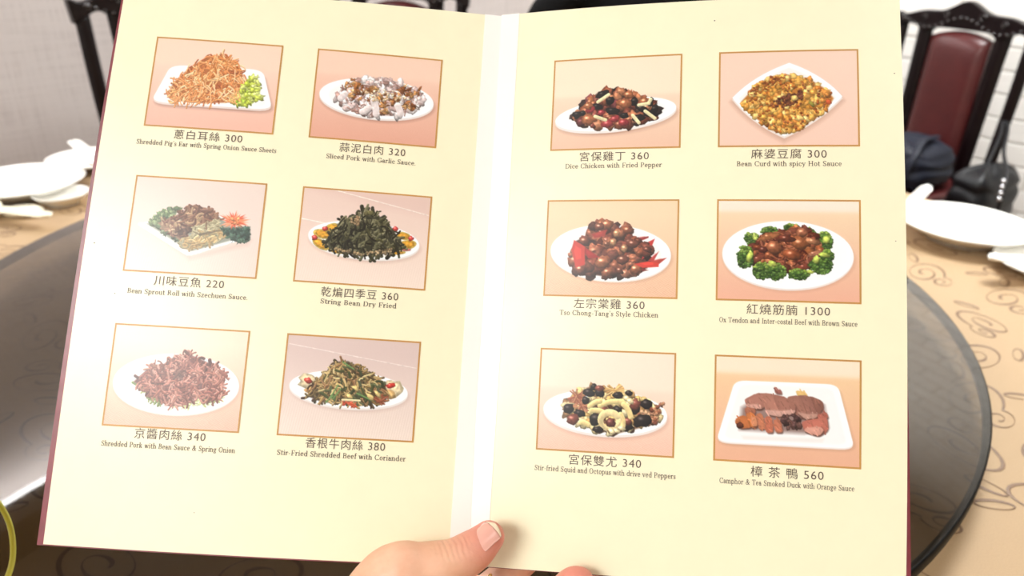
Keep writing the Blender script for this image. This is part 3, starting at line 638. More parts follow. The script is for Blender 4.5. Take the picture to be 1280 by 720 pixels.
def pic_sprout_roll():
    p = Pic([(126, 77), (775, 120), (722, 593), (58, 550)], 3)
    p.ground((238, 214, 200), (243, 217, 202), None, None, 'cloth', 4)
    p.poly([(180, 350), (390, 500), (680, 430), (700, 400), (400, 480)], (216, 186, 172), soft=9, a=.6)
    p.poly([(137, 318), (240, 292), (540, 280), (700, 372), (632, 402), (455, 462), (390, 478), (362, 466)], (246, 243, 238))
    p.poly([(175, 318), (250, 300), (540, 290), (670, 372), (620, 396), (440, 446), (395, 458)], (150, 150, 134), soft=3)
    p.stick((140, 320), (378, 470), 16, (252, 250, 246), 0, .1); p.stick((380, 470), (450, 458), 18, (250, 248, 244), -.2, .1); p.stick((450, 456), (632, 402), 10, (250, 248, 244), 0, .1)
    g = [(190, 310), (235, 265), (320, 235), (350, 240), (300, 300), (330, 400), (270, 370)]
    p.blobs(g, [(128, 142, 98), (104, 124, 80), (146, 158, 112), (88, 104, 70)], 80, 18, .6, base=(112, 128, 88), rough=.3)
    p.blobs([(225, 330), (300, 370), (345, 410), (330, 400), (255, 345)], [(88, 104, 72), (70, 84, 60)], 26, 12, .6, rough=.3)
    def slab(pts, pal, n, L, wd): p.strands(pts, pal, n, L, wd, .5, base=pal[0])
    slab([(232, 312), (325, 280), (392, 360), (335, 398), (262, 345)], [(150, 112, 88), (120, 78, 60), (190, 156, 118), (98, 62, 50)], 70, 40, 9)
    slab([(325, 275), (408, 228), (500, 248), (548, 300), (440, 330), (385, 345)], [(112, 70, 52), (92, 55, 44), (140, 96, 70), (176, 140, 104)], 90, 50, 11)
    slab([(388, 340), (440, 325), (545, 296), (545, 350), (440, 376), (400, 366)], [(176, 162, 124), (160, 146, 110), (192, 178, 138), (132, 116, 86)], 50, 26, 7)
    slab([(340, 402), (420, 374), (560, 350), (585, 388), (470, 430), (395, 452), (352, 440)], [(196, 162, 110), (214, 182, 128), (170, 138, 92), (150, 138, 104)], 80, 40, 9)
    slab([(320, 345), (390, 340), (380, 380), (345, 385)], [(80, 52, 42), (108, 72, 52)], 20, 30, 9)
    p.poly([(430, 370), (560, 345), (560, 352), (440, 380)], (92, 76, 58), soft=2, a=.8)
    p.poly([(472, 310), (478, 308), (476, 350), (470, 352)], (110, 70, 50), soft=1.5)
    p.blobs([(550, 345), (690, 335), (692, 400), (645, 414), (570, 380)], [(58, 84, 70), (44, 66, 56), (76, 104, 84)], 60, 14, .6, base=(52, 76, 64), rough=.35)
    for i in range(34):
        t = i / 34 * 2 * np.pi + p.r.rand() * .2; R = 78 * (.6 + .5 * p.r.rand()); cx, cy = 612, 306
        ex, ey = cx + R * np.cos(t), cy + R * .62 * np.sin(t) - 4
        nx, ny = -np.sin(t) * 9, np.cos(t) * 9
        p.poly([(cx + nx, cy + ny), (ex, ey), (cx - nx, cy - ny)], p.pick([(236, 104, 64), (244, 138, 92), (220, 84, 50), (250, 160, 116)]), soft=.9)
    p.blobs([(590, 290), (635, 295), (630, 325), (590, 320)], [(250, 160, 100), (240, 120, 70)], 12, 9)
    p.veil((240, 222, 212), .05)  # haze of lamp glare on the glossy page, painted into the print colours
    return p.done()

def pic_string_bean():
    p = Pic([(119, 57), (757, 109), (724, 569), (71, 526)], 4)
    p.ground((238, 206, 190), (248, 222, 204), None, None, 'cloth', 5)
    p.poly([(130, 60), (757, 105), (750, 205), (400, 130)], (228, 190, 176), soft=20, a=.6)
    p.stick((260, 70), (740, 200), 5, (250, 226, 212), 0, .1); p.stick((110, 215), (330, 260), 5, (253, 236, 222), 0, .1)
    p.plate(p.ell(420, 322, 278, 92, 6), 9, .9, under=(190, 148, 130), well=(250, 240, 226))
    for x, y, rx, ry, r in [(214, 292, 46, 24, 10), (205, 342, 48, 22, 30), (268, 262, 36, 24, -10), (618, 302, 36, 20, 5), (640, 344, 44, 24, -10), (590, 385, 40, 10, -8), (280, 378, 40, 10, 12)]:
        p.at(x, y, rx, ry, r, (246, 206, 96), hi=.1, rough=.03); p.at(x, y, rx * .78, ry * .74, r, (236, 168, 56), hi=.15, rough=.05)
    for x, y in [(228, 266), (578, 267), (655, 314), (176, 309)]: p.at(x, y, 15, 13, 0, (206, 66, 62), spec=.5)
    for x, y in [(372, 388), (632, 370)]: p.at(x, y, 24, 8, 0, (214, 120, 110))
    h = [(222, 332), (262, 290), (312, 226), (380, 206), (440, 176), (500, 206), (560, 260), (606, 330), (602, 362), (540, 392), (400, 396), (300, 380), (250, 356)]
    p.strands(h, [(52, 48, 34), (42, 38, 28), (66, 62, 44)], 110, 74, 17, .6, base=(46, 42, 30), apex=(440, 150))
    p.strands(h, [(84, 80, 54), (100, 94, 66), (70, 66, 46), (56, 52, 36), (122, 114, 84)], 150, 84, 11, .7, apex=(440, 140), hi=.5)
    p.strands(h, [(38, 34, 26), (48, 44, 30)], 60, 60, 8, .7, apex=(440, 140))
    p.crumbs([(240, 345), (300, 360), (420, 385), (600, 360), (560, 392), (400, 398), (280, 375)], [(164, 138, 100), (190, 160, 118), (120, 100, 74)], 60, 7)
    p.crumbs([(350, 215), (400, 200), (400, 245), (360, 245)], [(190, 156, 116), (160, 128, 92)], 22, 8)
    p.at(452, 188, 20, 12, 10, (126, 116, 72)); p.at(432, 192, 12, 12, 10, (110, 100, 64))
    return p.done()

def pic_bean_sauce_pork():
    p = Pic([(141, 59), (806, 99), (750, 604), (73, 562)], 5)
    p.ground((252, 224, 198), (242, 190, 166), None, None, 'key', 14, .68)
    p.plate(p.ell(440, 362, 313, 150, 2), 8, .84, under=(206, 150, 128))
    p.strands([(235, 365), (300, 400), (380, 460), (480, 465), (560, 440), (680, 430), (600, 455), (460, 475), (350, 450)], [(226, 222, 160), (208, 208, 140), (236, 230, 186), (150, 158, 96)], 60, 50, 7, .4)
    p.strands([(300, 410), (330, 420), (400, 455), (350, 460), (310, 435)], [(132, 142, 84), (110, 124, 70)], 24, 36, 8, .5); p.stick((225, 352), (270, 378), 12, (120, 140, 80))
    h = [(228, 350), (262, 315), (320, 266), (380, 260), (440, 216), (510, 211), (570, 242), (640, 270), (694, 316), (668, 350), (682, 420), (620, 450), (540, 428), (490, 465), (420, 470), (360, 440), (312, 418), (270, 372)]
    p.strands(h, [(112, 62, 54), (96, 52, 48), (130, 76, 64)], 120, 50, 14, .7, base=(108, 60, 52))
    p.strands(h, [(160, 98, 82), (182, 120, 104), (140, 80, 68), (198, 142, 124), (124, 70, 60)], 340, 62, 8.5, .8, hi=.45)
    p.strands([(430, 300), (490, 300), (480, 345), (440, 340)], [(104, 66, 58), (116, 72, 62)], 14, 30, 10, .7)
    p.stick((660, 300), (690, 322), 18, (150, 92, 78)); p.stick((315, 265), (340, 275), 14, (150, 96, 80))
    return p.done()

def pic_coriander_beef():
    p = Pic([(121, 70), (782, 110), (744, 606), (65, 574)], 6)
    p.ground((224, 196, 186), (243, 220, 204), None, None, 'cloth', 8, .5)
    p.stick((130, 120), (760, 240), 5, (238, 216, 206), 0, .1)
    p.plate(p.ell(423, 346, 296, 92, 4), 10, .86, under=(196, 160, 146))
    for x, y, rx, ry in [(215, 306, 46, 36), (650, 338, 48, 40)]: p.at(x, y, rx, ry, 20, (246, 222, 178), hi=.1)
    p.at(236, 350, 30, 22, 0, (232, 176, 110)); p.at(630, 370, 30, 26, 0, (236, 190, 124))
    h = [(216, 378), (250, 312), (310, 262), (360, 212), (420, 206), (480, 232), (560, 276), (606, 330), (626, 374), (600, 410), (480, 426), (400, 416), (300, 410)]
    p.strands(h, [(78, 64, 44), (62, 54, 38), (96, 78, 52), (70, 48, 36)], 120, 60, 12, .7, base=(74, 60, 42), apex=(410, 180))
    p.strands(h, [(140, 112, 68), (168, 136, 86), (112, 92, 58), (190, 160, 108), (90, 72, 48), (150, 110, 74)], 250, 56, 8, .9, apex=(410, 180), hi=.45)
    p.strands(h, [(80, 84, 52), (66, 70, 46)], 40, 40, 12, .5)
    p.strands(h, [(222, 196, 140), (208, 176, 118)], 22, 36, 9, .6)
    for a, b in [((330, 390), (372, 325)), ((345, 395), (385, 345)), ((465, 365), (540, 400)), ((395, 210), (450, 245)), ((310, 410), (345, 380))]: p.stick(a, b, 7, (112, 146, 84))
    for x, y, r in [(460, 340, 20), (535, 385, 24), (570, 368, 22), (430, 380, 18)]: p.at(x, y, r, 11, 40, (226, 196, 128), hi=.3)
    p.strands([(380, 405), (470, 410), (460, 425), (400, 422)], [(206, 96, 66), (190, 80, 60)], 10, 40, 8, .4); p.strands([(560, 390), (610, 380), (600, 410), (560, 415)], [(150, 86, 62)], 10, 40, 8, .4)
    p.stick((395, 398), (480, 402), 10, (236, 216, 170))
    p.at(222, 303, 20, 15, 20, (196, 70, 56), spec=.4); p.at(632, 326, 24, 13, -12, (212, 62, 52), spec=.5)
    return p.done()

def pic_diced_chicken():
    p = Pic([(134, 146), (769, 113), (757, 578), (113, 591)], 7)
    p.ground((251, 226, 198), (238, 192, 164), .42, (251, 227, 198), 'diag', 8, .75)
    p.plate(p.ell(438, 412, 304, 78, -7), 12, .86, under=(170, 118, 98))
    h = [(225, 420), (250, 396), (290, 352), (350, 302), (410, 300), (490, 297), (550, 330), (615, 346), (645, 380), (650, 420), (580, 450), (500, 464), (380, 474), (268, 466)]
    p.blobs(h, [(84, 42, 34), (62, 34, 30), (46, 28, 26)], 70, 28, .7, base=(66, 34, 30))
    p.blobs(h, [(140, 76, 52), (162, 94, 62), (112, 56, 42), (128, 62, 50), (176, 110, 74), (104, 44, 44)], 110, 27, .72, spec=.55, hi=.45)
    for x, y, rx, ry, r in [(372, 315, 34, 20, -20), (408, 345, 22, 22, 0), (345, 375, 34, 16, 10), (420, 396, 34, 18, 5), (245, 415, 24, 20, 0), (272, 408, 16, 14, 0), (530, 350, 20, 24, 10), (565, 385, 30, 16, 20), (612, 355, 14, 26, 10), (610, 412, 40, 18, 15), (550, 432, 36, 18, 0), (630, 390, 20, 26, 20), (480, 420, 20, 16, 0)]:
        p.at(x, y, rx, ry, r, (28, 22, 22), hi=.5, spec=.25)
    for x, y, r in [(310, 390, 26), (430, 438, 26), (475, 455, 26), (365, 405, 20), (395, 462, 30)]: p.at(x, y, r, r * .7, -15, (158, 50, 54), spec=.5)
    for x, y, r in [(482, 360, 32), (300, 372, 24), (580, 350, 26), (500, 318, 26), (300, 440, 36)]: p.at(x, y, r, r * .78, 10, (168, 98, 62), spec=.6)
    for a, b in [((348, 352), (402, 316)), ((334, 424), (386, 442)), ((522, 420), (552, 456)), ((584, 398), (632, 434)), ((552, 368), (602, 360)), ((600, 360), (612, 340))]: p.stick(a, b, 17, (238, 222, 172))
    return p.done()

def pic_bean_curd():
    p = Pic([(122, 106), (804, 88), (814, 570), (115, 574)], 8)
    p.ground((249, 211, 188), (246, 204, 182), None, None, 'diag', 9, .55)
    def dia(k, dy=0):
        c = np.array([456, 338.]); out = []
        P = [np.array(a, float) for a in [(465, 150), (738, 322), (440, 530), (174, 330)]]
        for i in range(4):
            a, b = P[i], P[(i + 1) % 4]; m = (a + b) / 2 + ((a + b) / 2 - c) * .26
            for t in np.linspace(0, 1, 10, endpoint=False): out.append((1 - t) ** 2 * a + 2 * t * (1 - t) * m + t * t * b)
        return c + (np.array(out) - c) * k + [0, dy]
    p.poly(dia(1.0, 22), (196, 148, 124), soft=10, a=.6)
    p.poly(dia(.97, 10), (240, 224, 214)); p.poly(dia(.965), (255, 254, 252))
    p.poly(dia(.86, 4), (247, 238, 230), soft=4, a=.8)
    h = [(229, 350), (300, 275), (370, 228), (440, 212), (560, 236), (650, 290), (682, 332), (660, 376), (600, 430), (520, 484), (440, 512), (385, 492), (300, 430), (245, 385)]
    p.blobs(h, [(196, 118, 46), (176, 96, 40), (210, 136, 56)], 120, 18, .7, base=(196, 122, 50))
    p.blobs(h, [(232, 170, 78), (240, 188, 98), (220, 152, 64), (206, 128, 50), (244, 202, 122), (226, 160, 70)], 240, 19, .75, hi=.3, spec=.2)
    p.blobs(h, [(166, 86, 40), (140, 70, 36), (190, 108, 46)], 120, 8, .7)
    p.blobs([(390, 350), (440, 320), (520, 295), (555, 315), (520, 345), (440, 385), (405, 385)], [(112, 58, 40), (136, 74, 46), (92, 48, 34)], 80, 9, .7)
    p.blobs([(260, 300), (350, 240), (450, 225), (330, 300)], [(150, 80, 40), (176, 104, 50)], 40, 8, .7)
    p.at(575, 362, 20, 10, 50, (150, 140, 60)); p.at(660, 352, 14, 12, 0, (220, 96, 50)); p.at(490, 332, 18, 15, 0, (246, 206, 120)); p.at(455, 380, 12, 9, 0, (250, 216, 130))
    return p.done()

def pic_tso_chicken():
    p = Pic([(139, 85), (792, 82), (781, 570), (119, 552)], 9)
    p.ground((249, 212, 174), (238, 188, 154), None, None, 'key', 14, .62)
    p.plate(p.ell(452, 343, 300, 138, 3), 8, .85, under=(176, 120, 96), well=(248, 238, 232))
    h = [(245, 360), (270, 288), (330, 266), (360, 216), (410, 190), (470, 202), (500, 235), (540, 212), (560, 262), (600, 290), (650, 330), (630, 420), (560, 446), (430, 460), (280, 440)]
    p.blobs(h, [(72, 36, 28), (58, 30, 26), (88, 44, 32)], 80, 30, .7, base=(70, 36, 28))
    def pep(pts, c): p.poly(pts, c, soft=1.2); q = np.array(pts, float); m = q.mean(0); p.poly(m + (q - m) * .5 + [-3, -5], np.clip(np.array(c) * 1.22, 0, 255), soft=3, a=.6)
    pep([(560, 275), (640, 262), (640, 270), (590, 290)], (150, 42, 40)); pep([(596, 310), (672, 274), (640, 350), (606, 378)], (196, 50, 44)); pep([(470, 235), (494, 206), (490, 215), (480, 245)], (140, 60, 50))
    p.blobs(h, [(112, 58, 42), (140, 78, 54), (92, 46, 34), (158, 92, 64), (124, 62, 46), (100, 52, 40)], 140, 29, .72, spec=.6, hi=.5)
    for x, y, r in [(432, 205, 36), (395, 215, 26), (535, 232, 28), (495, 248, 30), (460, 290, 20), (515, 322, 22), (430, 300, 16), (320, 285, 30), (320, 410, 50), (300, 425, 34), (435, 440, 32), (410, 390, 40), (510, 378, 32), (495, 430, 22), (575, 425, 32), (560, 300, 30)]:
        p.at(x, y, r, r * .72, p.r.rand() * 90 - 45, p.pick([(134, 74, 50), (156, 90, 60), (110, 56, 40)]), spec=.7, hi=.5)
    for x, y in [(462, 292), (518, 322), (480, 248)]: p.at(x, y, 17, 20, 20, (190, 134, 92), spec=.6)
    pep([(268, 280), (322, 312), (322, 402), (276, 416), (256, 330)], (204, 64, 54)); pep([(322, 316), (396, 366), (340, 372), (322, 345)], (160, 42, 40)); pep([(356, 252), (434, 228), (420, 262), (370, 272)], (166, 60, 52))
    pep([(636, 384), (692, 336), (664, 388)], (180, 60, 56)); pep([(656, 384), (732, 368), (690, 402), (640, 396)], (176, 60, 50)); pep([(566, 398), (640, 386), (692, 394), (690, 414), (610, 418)], (212, 60, 46)); pep([(600, 420), (640, 430), (610, 436)], (120, 40, 36))
    return p.done()

def pic_ox_tendon():
    p = Pic([(110, 62), (822, 64), (823, 577), (102, 557)], 10)
    p.ground((247, 212, 174), (238, 178, 150), .12, (251, 231, 210), 'diag', 10, .55)
    p.plate(p.ell(460, 336, 328, 168, 2), 9, .85, under=(190, 134, 108), well=(253, 250, 246))
    def broc(x, y, rx, ry, d=0):
        p.at(x, y, rx, ry, d, (70, 100, 40), rough=.08)
        for i in range(int(rx * ry / 28)):
            a, r = p.r.rand() * 6.28, np.sqrt(p.r.rand()) * .95
            yy = r * np.sin(a)
            p.at(x + rx * r * np.cos(a), y + ry * yy, 8, 7, 0, p.pick([(84, 118, 46), (64, 94, 38), (104, 136, 58), (50, 76, 34)] if yy > -.35 else [(124, 150, 62), (150, 172, 76), (100, 134, 54)]), hi=.4)
    for a in [(278, 254, 36, 32), (368, 216, 46, 24), (475, 200, 40, 22), (568, 226, 30, 26), (640, 272, 42, 52)]: broc(*a)
    p.blobs([(290, 240), (310, 235), (300, 265)], [(190, 200, 96)], 6, 10)
    h = [(268, 302), (330, 246), (430, 222), (540, 198), (592, 240), (622, 290), (632, 340), (575, 396), (500, 416), (440, 408), (380, 368), (290, 392)]
    p.blobs(h, [(84, 36, 26), (70, 30, 24), (98, 46, 32)], 60, 30, .6, base=(82, 36, 26))
    p.blobs(h, [(128, 66, 42), (150, 84, 52), (106, 50, 34), (170, 104, 66), (92, 42, 30)], 120, 32, .5, spec=.5, hi=.5)
    p.strands(h, [(92, 40, 28), (140, 76, 48)], 50, 50, 9, .6, hi=.5)
    for x, y, rx, ry, r, c in [(390, 300, 40, 34, 40, (150, 86, 56)), (480, 335, 50, 28, 15, (140, 72, 42)), (520, 280, 46, 34, 10, (148, 84, 50)), (365, 245, 60, 16, -15, (168, 102, 62)), (530, 225, 30, 24, 0, (164, 98, 68)), (585, 268, 40, 16, 20, (176, 116, 80)), (590, 330, 40, 14, -20, (172, 110, 82)), (310, 355, 40, 16, -30, (126, 62, 44)), (540, 395, 44, 16, -15, (128, 60, 44)), (450, 255, 44, 20, 5, (104, 48, 34)), (335, 310, 24, 18, 0, (90, 40, 30))]:
        p.at(x, y, rx, ry, r, c, spec=.5, hi=.45, rough=.08)
    for a in [(245, 346, 42, 60), (330, 414, 48, 44), (398, 420, 54, 44), (512, 432, 56, 28), (625, 388, 58, 46), (655, 342, 34, 32)]: broc(*a)
    for x, y, rx, ry in [(268, 345, 14, 34), (380, 380, 24, 16), (650, 262, 18, 22), (640, 335, 30, 12), (600, 360, 14, 22), (570, 420, 18, 10)]: p.at(x, y, rx, ry, 10, (190, 202, 92), hi=.4)
    return p.done()

def pic_squid():
    p = Pic([(147, 41), (816, 68), (807, 584), (126, 543)], 11)
    p.ground((252, 226, 204), (244, 196, 172), .38, (252, 226, 203), 'key', 11, .66)
    p.plate(p.ell(468, 360, 308, 112, 4), 12, .87, under=(190, 138, 116))
    h = [(260, 342), (310, 262), (400, 228), (540, 242), (600, 270), (690, 302), (748, 352), (730, 402), (650, 436), (540, 464), (430, 456), (350, 420), (280, 400)]
    p.blobs(h, [(120, 82, 58), (150, 110, 74), (96, 60, 46)], 70, 28, .7, base=(128, 92, 64))
    p.blobs(h, [(222, 190, 126), (238, 216, 164), (204, 164, 98), (232, 204, 146), (186, 140, 84)], 120, 26, .6, spec=.4, hi=.4)
    for x, y in [(335, 305), (325, 280), (350, 330), (515, 250)]:
        for i in range(26):
            a = p.r.rand() * 6.28; p.stick((x, y), (x + 45 * np.cos(a), y + 34 * np.sin(a)), 6, p.pick([(170, 104, 78), (196, 134, 96), (150, 84, 64)]) if x < 400 else p.pick([(214, 160, 96), (232, 190, 120)]))
    for i in range(70):
        x, y = 698 + p.r.randn() * 28, 368 + p.r.randn() * 26; p.at(x, y, 12, 9, p.r.rand() * 180, p.pick([(162, 100, 72), (190, 134, 98), (132, 76, 58), (210, 164, 124)]), hi=.5)
    for x, y, rx, ry, r in [(385, 262, 30, 22, 10), (410, 235, 14, 20, 20), (440, 262, 26, 24, 0), (285, 342, 26, 24, 0), (420, 395, 30, 34, 20), (530, 350, 20, 28, -30), (530, 275, 26, 16, 0), (585, 264, 20, 14, 10), (672, 318, 32, 24, 0), (655, 402, 48, 30, -10), (620, 345, 22, 26, 30), (580, 430, 24, 28, 10), (430, 445, 30, 16, 0), (340, 365, 30, 18, 10), (370, 300, 20, 20, 0)]:
        p.at(x, y, rx, ry, r, (38, 30, 30), hi=.5, spec=.3)
    for x, y, rx, ry, r in [(305, 395, 32, 26, 0), (450, 350, 28, 22, -30), (615, 320, 26, 30, 30), (580, 405, 22, 20, 0), (440, 240, 26, 14, 0)]: p.at(x, y, rx, ry, r, (132, 70, 58), spec=.4, hi=.4)
    for a, b in [((440, 325), (560, 300)), ((390, 330), (440, 300)), ((560, 320), (600, 380)), ((545, 370), (560, 430)), ((400, 350), (470, 360)), ((350, 410), (385, 420))]: p.stick(a, b, 26, (236, 208, 142), .4, .3)
    for k in range(26):
        t = k / 26 * 6.28 - .6; a = np.array([490 + 44 * np.cos(t), 400 + 38 * np.sin(t)]); d = np.array([-np.sin(t), np.cos(t) * .86]) * 13; p.stick(a - d, a + d, 26 - 8 * np.sin(t), (240, 214, 156), .1, .22)
    p.at(494, 412, 28, 22, 0, (112, 60, 52), spec=.3)
    for x, y in [(525, 452), (550, 440), (500, 455), (575, 290), (592, 305)]: p.at(x, y, 20, 13, 30, (244, 222, 170), spec=.4)
    return p.done()

def pic_smoked_duck():
    p = Pic([(98, 38), (823, 69), (819, 603), (93, 559)], 12)
    p.ground((246, 204, 158), (236, 178, 146), .165, (252, 228, 200), 'diag', 10, .6)
    q = p.rounded([(196, 164), (708, 186), (790, 505), (104, 468)], .11)
    p.plate(q, 8, .9, shade=(240, 228, 220), under=(160, 108, 84))
    p.poly([(230, 440), (640, 455), (630, 475), (240, 458)], (244, 234, 226), soft=4, a=.8)
    def slab(pts, c, n=14, L=40):
        pts = np.array(pts, float); pts = p.rounded(pts, .3, 5); p.poly(pts + [4, 8], (90, 56, 48), soft=2.5, a=.8); p.poly(pts, c, soft=1.2, rough=.5); p.poly(pts.mean(0) + (pts - pts.mean(0)) * .6 - [4, 5], np.clip(np.array(c) * 1.12, 0, 255), soft=6, a=.6)
        for i in range(n):
            x, y = p.scatter(pts, 1)[0]; p.strand(x, y, 1.0 + p.r.randn() * .25, L * p.k * p.r.rand(), 4 * p.k * (1 + p.r.rand()), np.clip(np.array(c) * (.86 + .3 * p.r.rand()), 0, 255), 0, .12)
    p.poly([(230, 300), (330, 240), (640, 290), (660, 400), (540, 430), (220, 410)], (110, 72, 62), soft=8, a=.7)
    slab([(392, 212), (425, 210), (430, 232), (400, 230)], (150, 90, 80), 4); slab([(498, 216), (545, 222), (560, 250), (510, 250)], (222, 180, 110), 4)
    slab([(560, 240), (632, 268), (636, 300), (604, 352), (545, 358), (530, 300)], (138, 90, 76)); slab([(500, 240), (570, 240), (612, 352), (560, 346), (510, 320)], (150, 100, 86)); slab([(455, 245), (520, 240), (560, 352), (515, 352), (470, 310)], (158, 106, 90))
    slab([(240, 262), (300, 230), (350, 228), (372, 262), (330, 312), (268, 302)], (168, 112, 96)); slab([(330, 228), (390, 232), (470, 330), (420, 346), (350, 318)], (172, 116, 98)); slab([(385, 232), (450, 250), (500, 290), (496, 326), (430, 345), (400, 280)], (160, 106, 90))
    slab([(245, 285), (325, 285), (330, 308), (270, 304)], (206, 152, 134), 8); slab([(345, 310), (420, 318), (496, 312), (492, 330), (420, 348), (360, 336)], (202, 154, 138), 8); slab([(500, 320), (560, 336), (610, 330), (600, 354), (545, 360)], (190, 142, 124), 8)
    slab([(245, 300), (300, 305), (295, 345), (250, 340)], (166, 100, 76))
    slab([(198, 358), (230, 338), (275, 348), (282, 400), (225, 404), (202, 384)], (186, 106, 60)); p.at(222, 388, 20, 16, 0, (96, 50, 36))
    slab([(248, 330), (288, 322), (312, 395), (280, 404)], (194, 112, 62)); slab([(298, 335), (330, 325), (350, 402), (318, 412)], (190, 116, 84)); slab([(345, 345), (376, 342), (390, 425), (352, 424)], (186, 106, 80)); slab([(385, 358), (425, 362), (436, 424), (398, 424)], (190, 114, 86)); slab([(275, 350), (300, 345), (310, 390), (285, 395)], (206, 134, 96), 6)
    p.blobs([(432, 350), (510, 340), (530, 400), (450, 400)], [(92, 62, 58), (112, 76, 68), (74, 50, 48)], 30, 20, .6, spec=.2)
    slab([(600, 340), (650, 320), (662, 350), (620, 370)], (176, 100, 84), 6); slab([(525, 368), (620, 352), (655, 350), (660, 412), (612, 442), (540, 418)], (190, 110, 92)); slab([(545, 400), (620, 395), (640, 415), (612, 442), (540, 420)], (212, 150, 130), 8)
    return p.done()

DISHES = [pic_pig_ear, pic_garlic_pork, pic_sprout_roll, pic_string_bean, pic_bean_sauce_pork, pic_coriander_beef,
          pic_diced_chicken, pic_bean_curd, pic_tso_chicken, pic_ox_tendon, pic_squid, pic_smoked_duck]

# ================= the menu =================
MENU_AT = Vector((-0.0189, 0.2800, 0.9066))
menu = thing('menu', 'open restaurant menu with cream pages of dish photos and a white fold strip', 'menu', MENU_AT)
def on_page(pg, u, v, off=0.0):
    q = pg['q']; a, b = u - 1.15, v - 1.5
    z = q[0] * a * a + q[1] * a * b + q[2] * b * b + q[3] * a * b * b + q[4] * a * a * b
    s = PAGE_UNIT
    return Vector([pg['o'][i] + s * (pg['u'][i] * u + pg['v'][i] * v + pg['n'][i] * z) + pg['n'][i] * off - MENU_AT[i] for i in range(3)])
def sheet(name, pg, edge, off0, off1, material, nu=24, nv=36, label=None):
    """curved sheet between two offsets; edge(a, b) gives page coordinates for a, b in 0..1"""
    V, F = [], []
    for off in (off0, off1):
        for j in range(nv + 1):
            for i in range(nu + 1): u, v = edge(i / nu, j / nv); V.append(on_page(pg, u, v, off))
    w = nu + 1; n = w * (nv + 1)
    for j in range(nv):
        for i in range(nu):
            a = j * w + i; F.append((a, a + 1, a + w + 1, a + w)); F.append((n + a, n + a + w, n + a + w + 1, n + a + 1))
    for i in range(nu): a = i; F.append((a, n + a, n + a + 1, a + 1)); a = nv * w + i; F.append((a, a + 1, n + a + 1, n + a))
    for j in range(nv): a = j * w; F.append((a, a + w, n + a + w, n + a)); a = j * w + nu; F.append((a, n + a, n + a + w, a + w))
    o = obj(name, (V, F), material, menu, True, label); return auto(o, 35)
def rect(u0, u1, v0, v1): return lambda a, b: (u0 + (u1 - u0) * a, v0 + (v1 - v0) * b)
PAPER = mat('cream_menu_paper', (248, 241, 211), .32, noise=.012, scale=90, spec=.45)
LINER = mat('white_fold_tape', (252, 251, 248), .22, noise=.005, spec=.6)
MAROON = mat('maroon_cover', (128, 50, 62), .35, noise=.2, scale=120, bump=.1)
LPG, RPG = LEFT_PAGE, RIGHT_PAGE
pageL = sheet('page', LPG, rect(-.325, 2.66, -.445, 3.955), 0, .0005, PAPER, label='left page with six dish photos')
pageR = sheet('page', RPG, rect(-.365, 2.602, -.445, 3.948), 0, .0005, PAPER, label='right page with six dish photos')
sheet('fold_tape', LPG, rect(2.617, 2.762, -.447, 3.957), -.0003, .0009, LINER, 4)
sheet('fold_tape', RPG, rect(-.476, -.322, -.447, 3.952), -.0003, .0009, LINER, 4)
sheet('cover', LPG, lambda a, b: ((-.347 - .032 * b) * (1 - a) + 2.768 * a, -.452 + 4.418 * b), .0009, .0034, MAROON, label='maroon left cover board')
sheet('cover', RPG, lambda a, b: (-.482 * (1 - a) + (2.575 + .066 * b ** 1.6) * a, -.440 + 4.395 * b), .0009, .0034, MAROON, label='maroon right cover board')

INK = mat('brown_ink', (76, 60, 50), .45, noise=.05)
GOLD = mat('gold_print_line', (196, 146, 78), .4, noise=.08)
def print_mat():
    t = NT('printed_picture'); b = t.n('ShaderNodeBsdfPrincipled'); t.l(b.outputs[0], t.out.inputs[0]); b.inputs['Roughness'].default_value = .32; b.inputs['Specular IOR Level'].default_value = .45
    at = t.n('ShaderNodeAttribute'); at.attribute_name = 'print'; t.l(at.outputs['Color'], b.inputs['Base Color']); return t.m
PRINT = print_mat()
DISH_NAMES = ['printed photo of shredded strips with lettuce on a square plate', 'printed photo of sliced pork on an oval plate', 'printed photo of rolls with an orange flower garnish', 'printed photo of dark string beans on a plate with orange slices', 'printed photo of shredded brown pork on a round plate', 'printed photo of shredded beef with green stalks', 'printed photo of diced chicken with black chillies', 'printed photo of bean curd in a pointed white bowl', 'printed photo of glazed chicken with red peppers', 'printed photo of brown beef ringed with broccoli', 'printed photo of squid and octopus pieces', 'printed photo of sliced smoked duck on a square plate']
def lin_arr(a):
    a = a / 255.0; return np.where(a <= .04045, a / 12.92, ((a + .055) / 1.055) ** 2.4)
def page_grid(pg, U, Vv, off):
    q = pg['q']; a, b = U - 1.15, Vv - 1.5
    z = (q[0] * a * a + q[1] * a * b + q[2] * b * b + q[3] * a * b * b + q[4] * a * a * b) * PAGE_UNIT + off
    return np.stack([pg['o'][i] + PAGE_UNIT * (pg['u'][i] * U + pg['v'][i] * Vv) + pg['n'][i] * z - MENU_AT[i] for i in range(3)], -1)
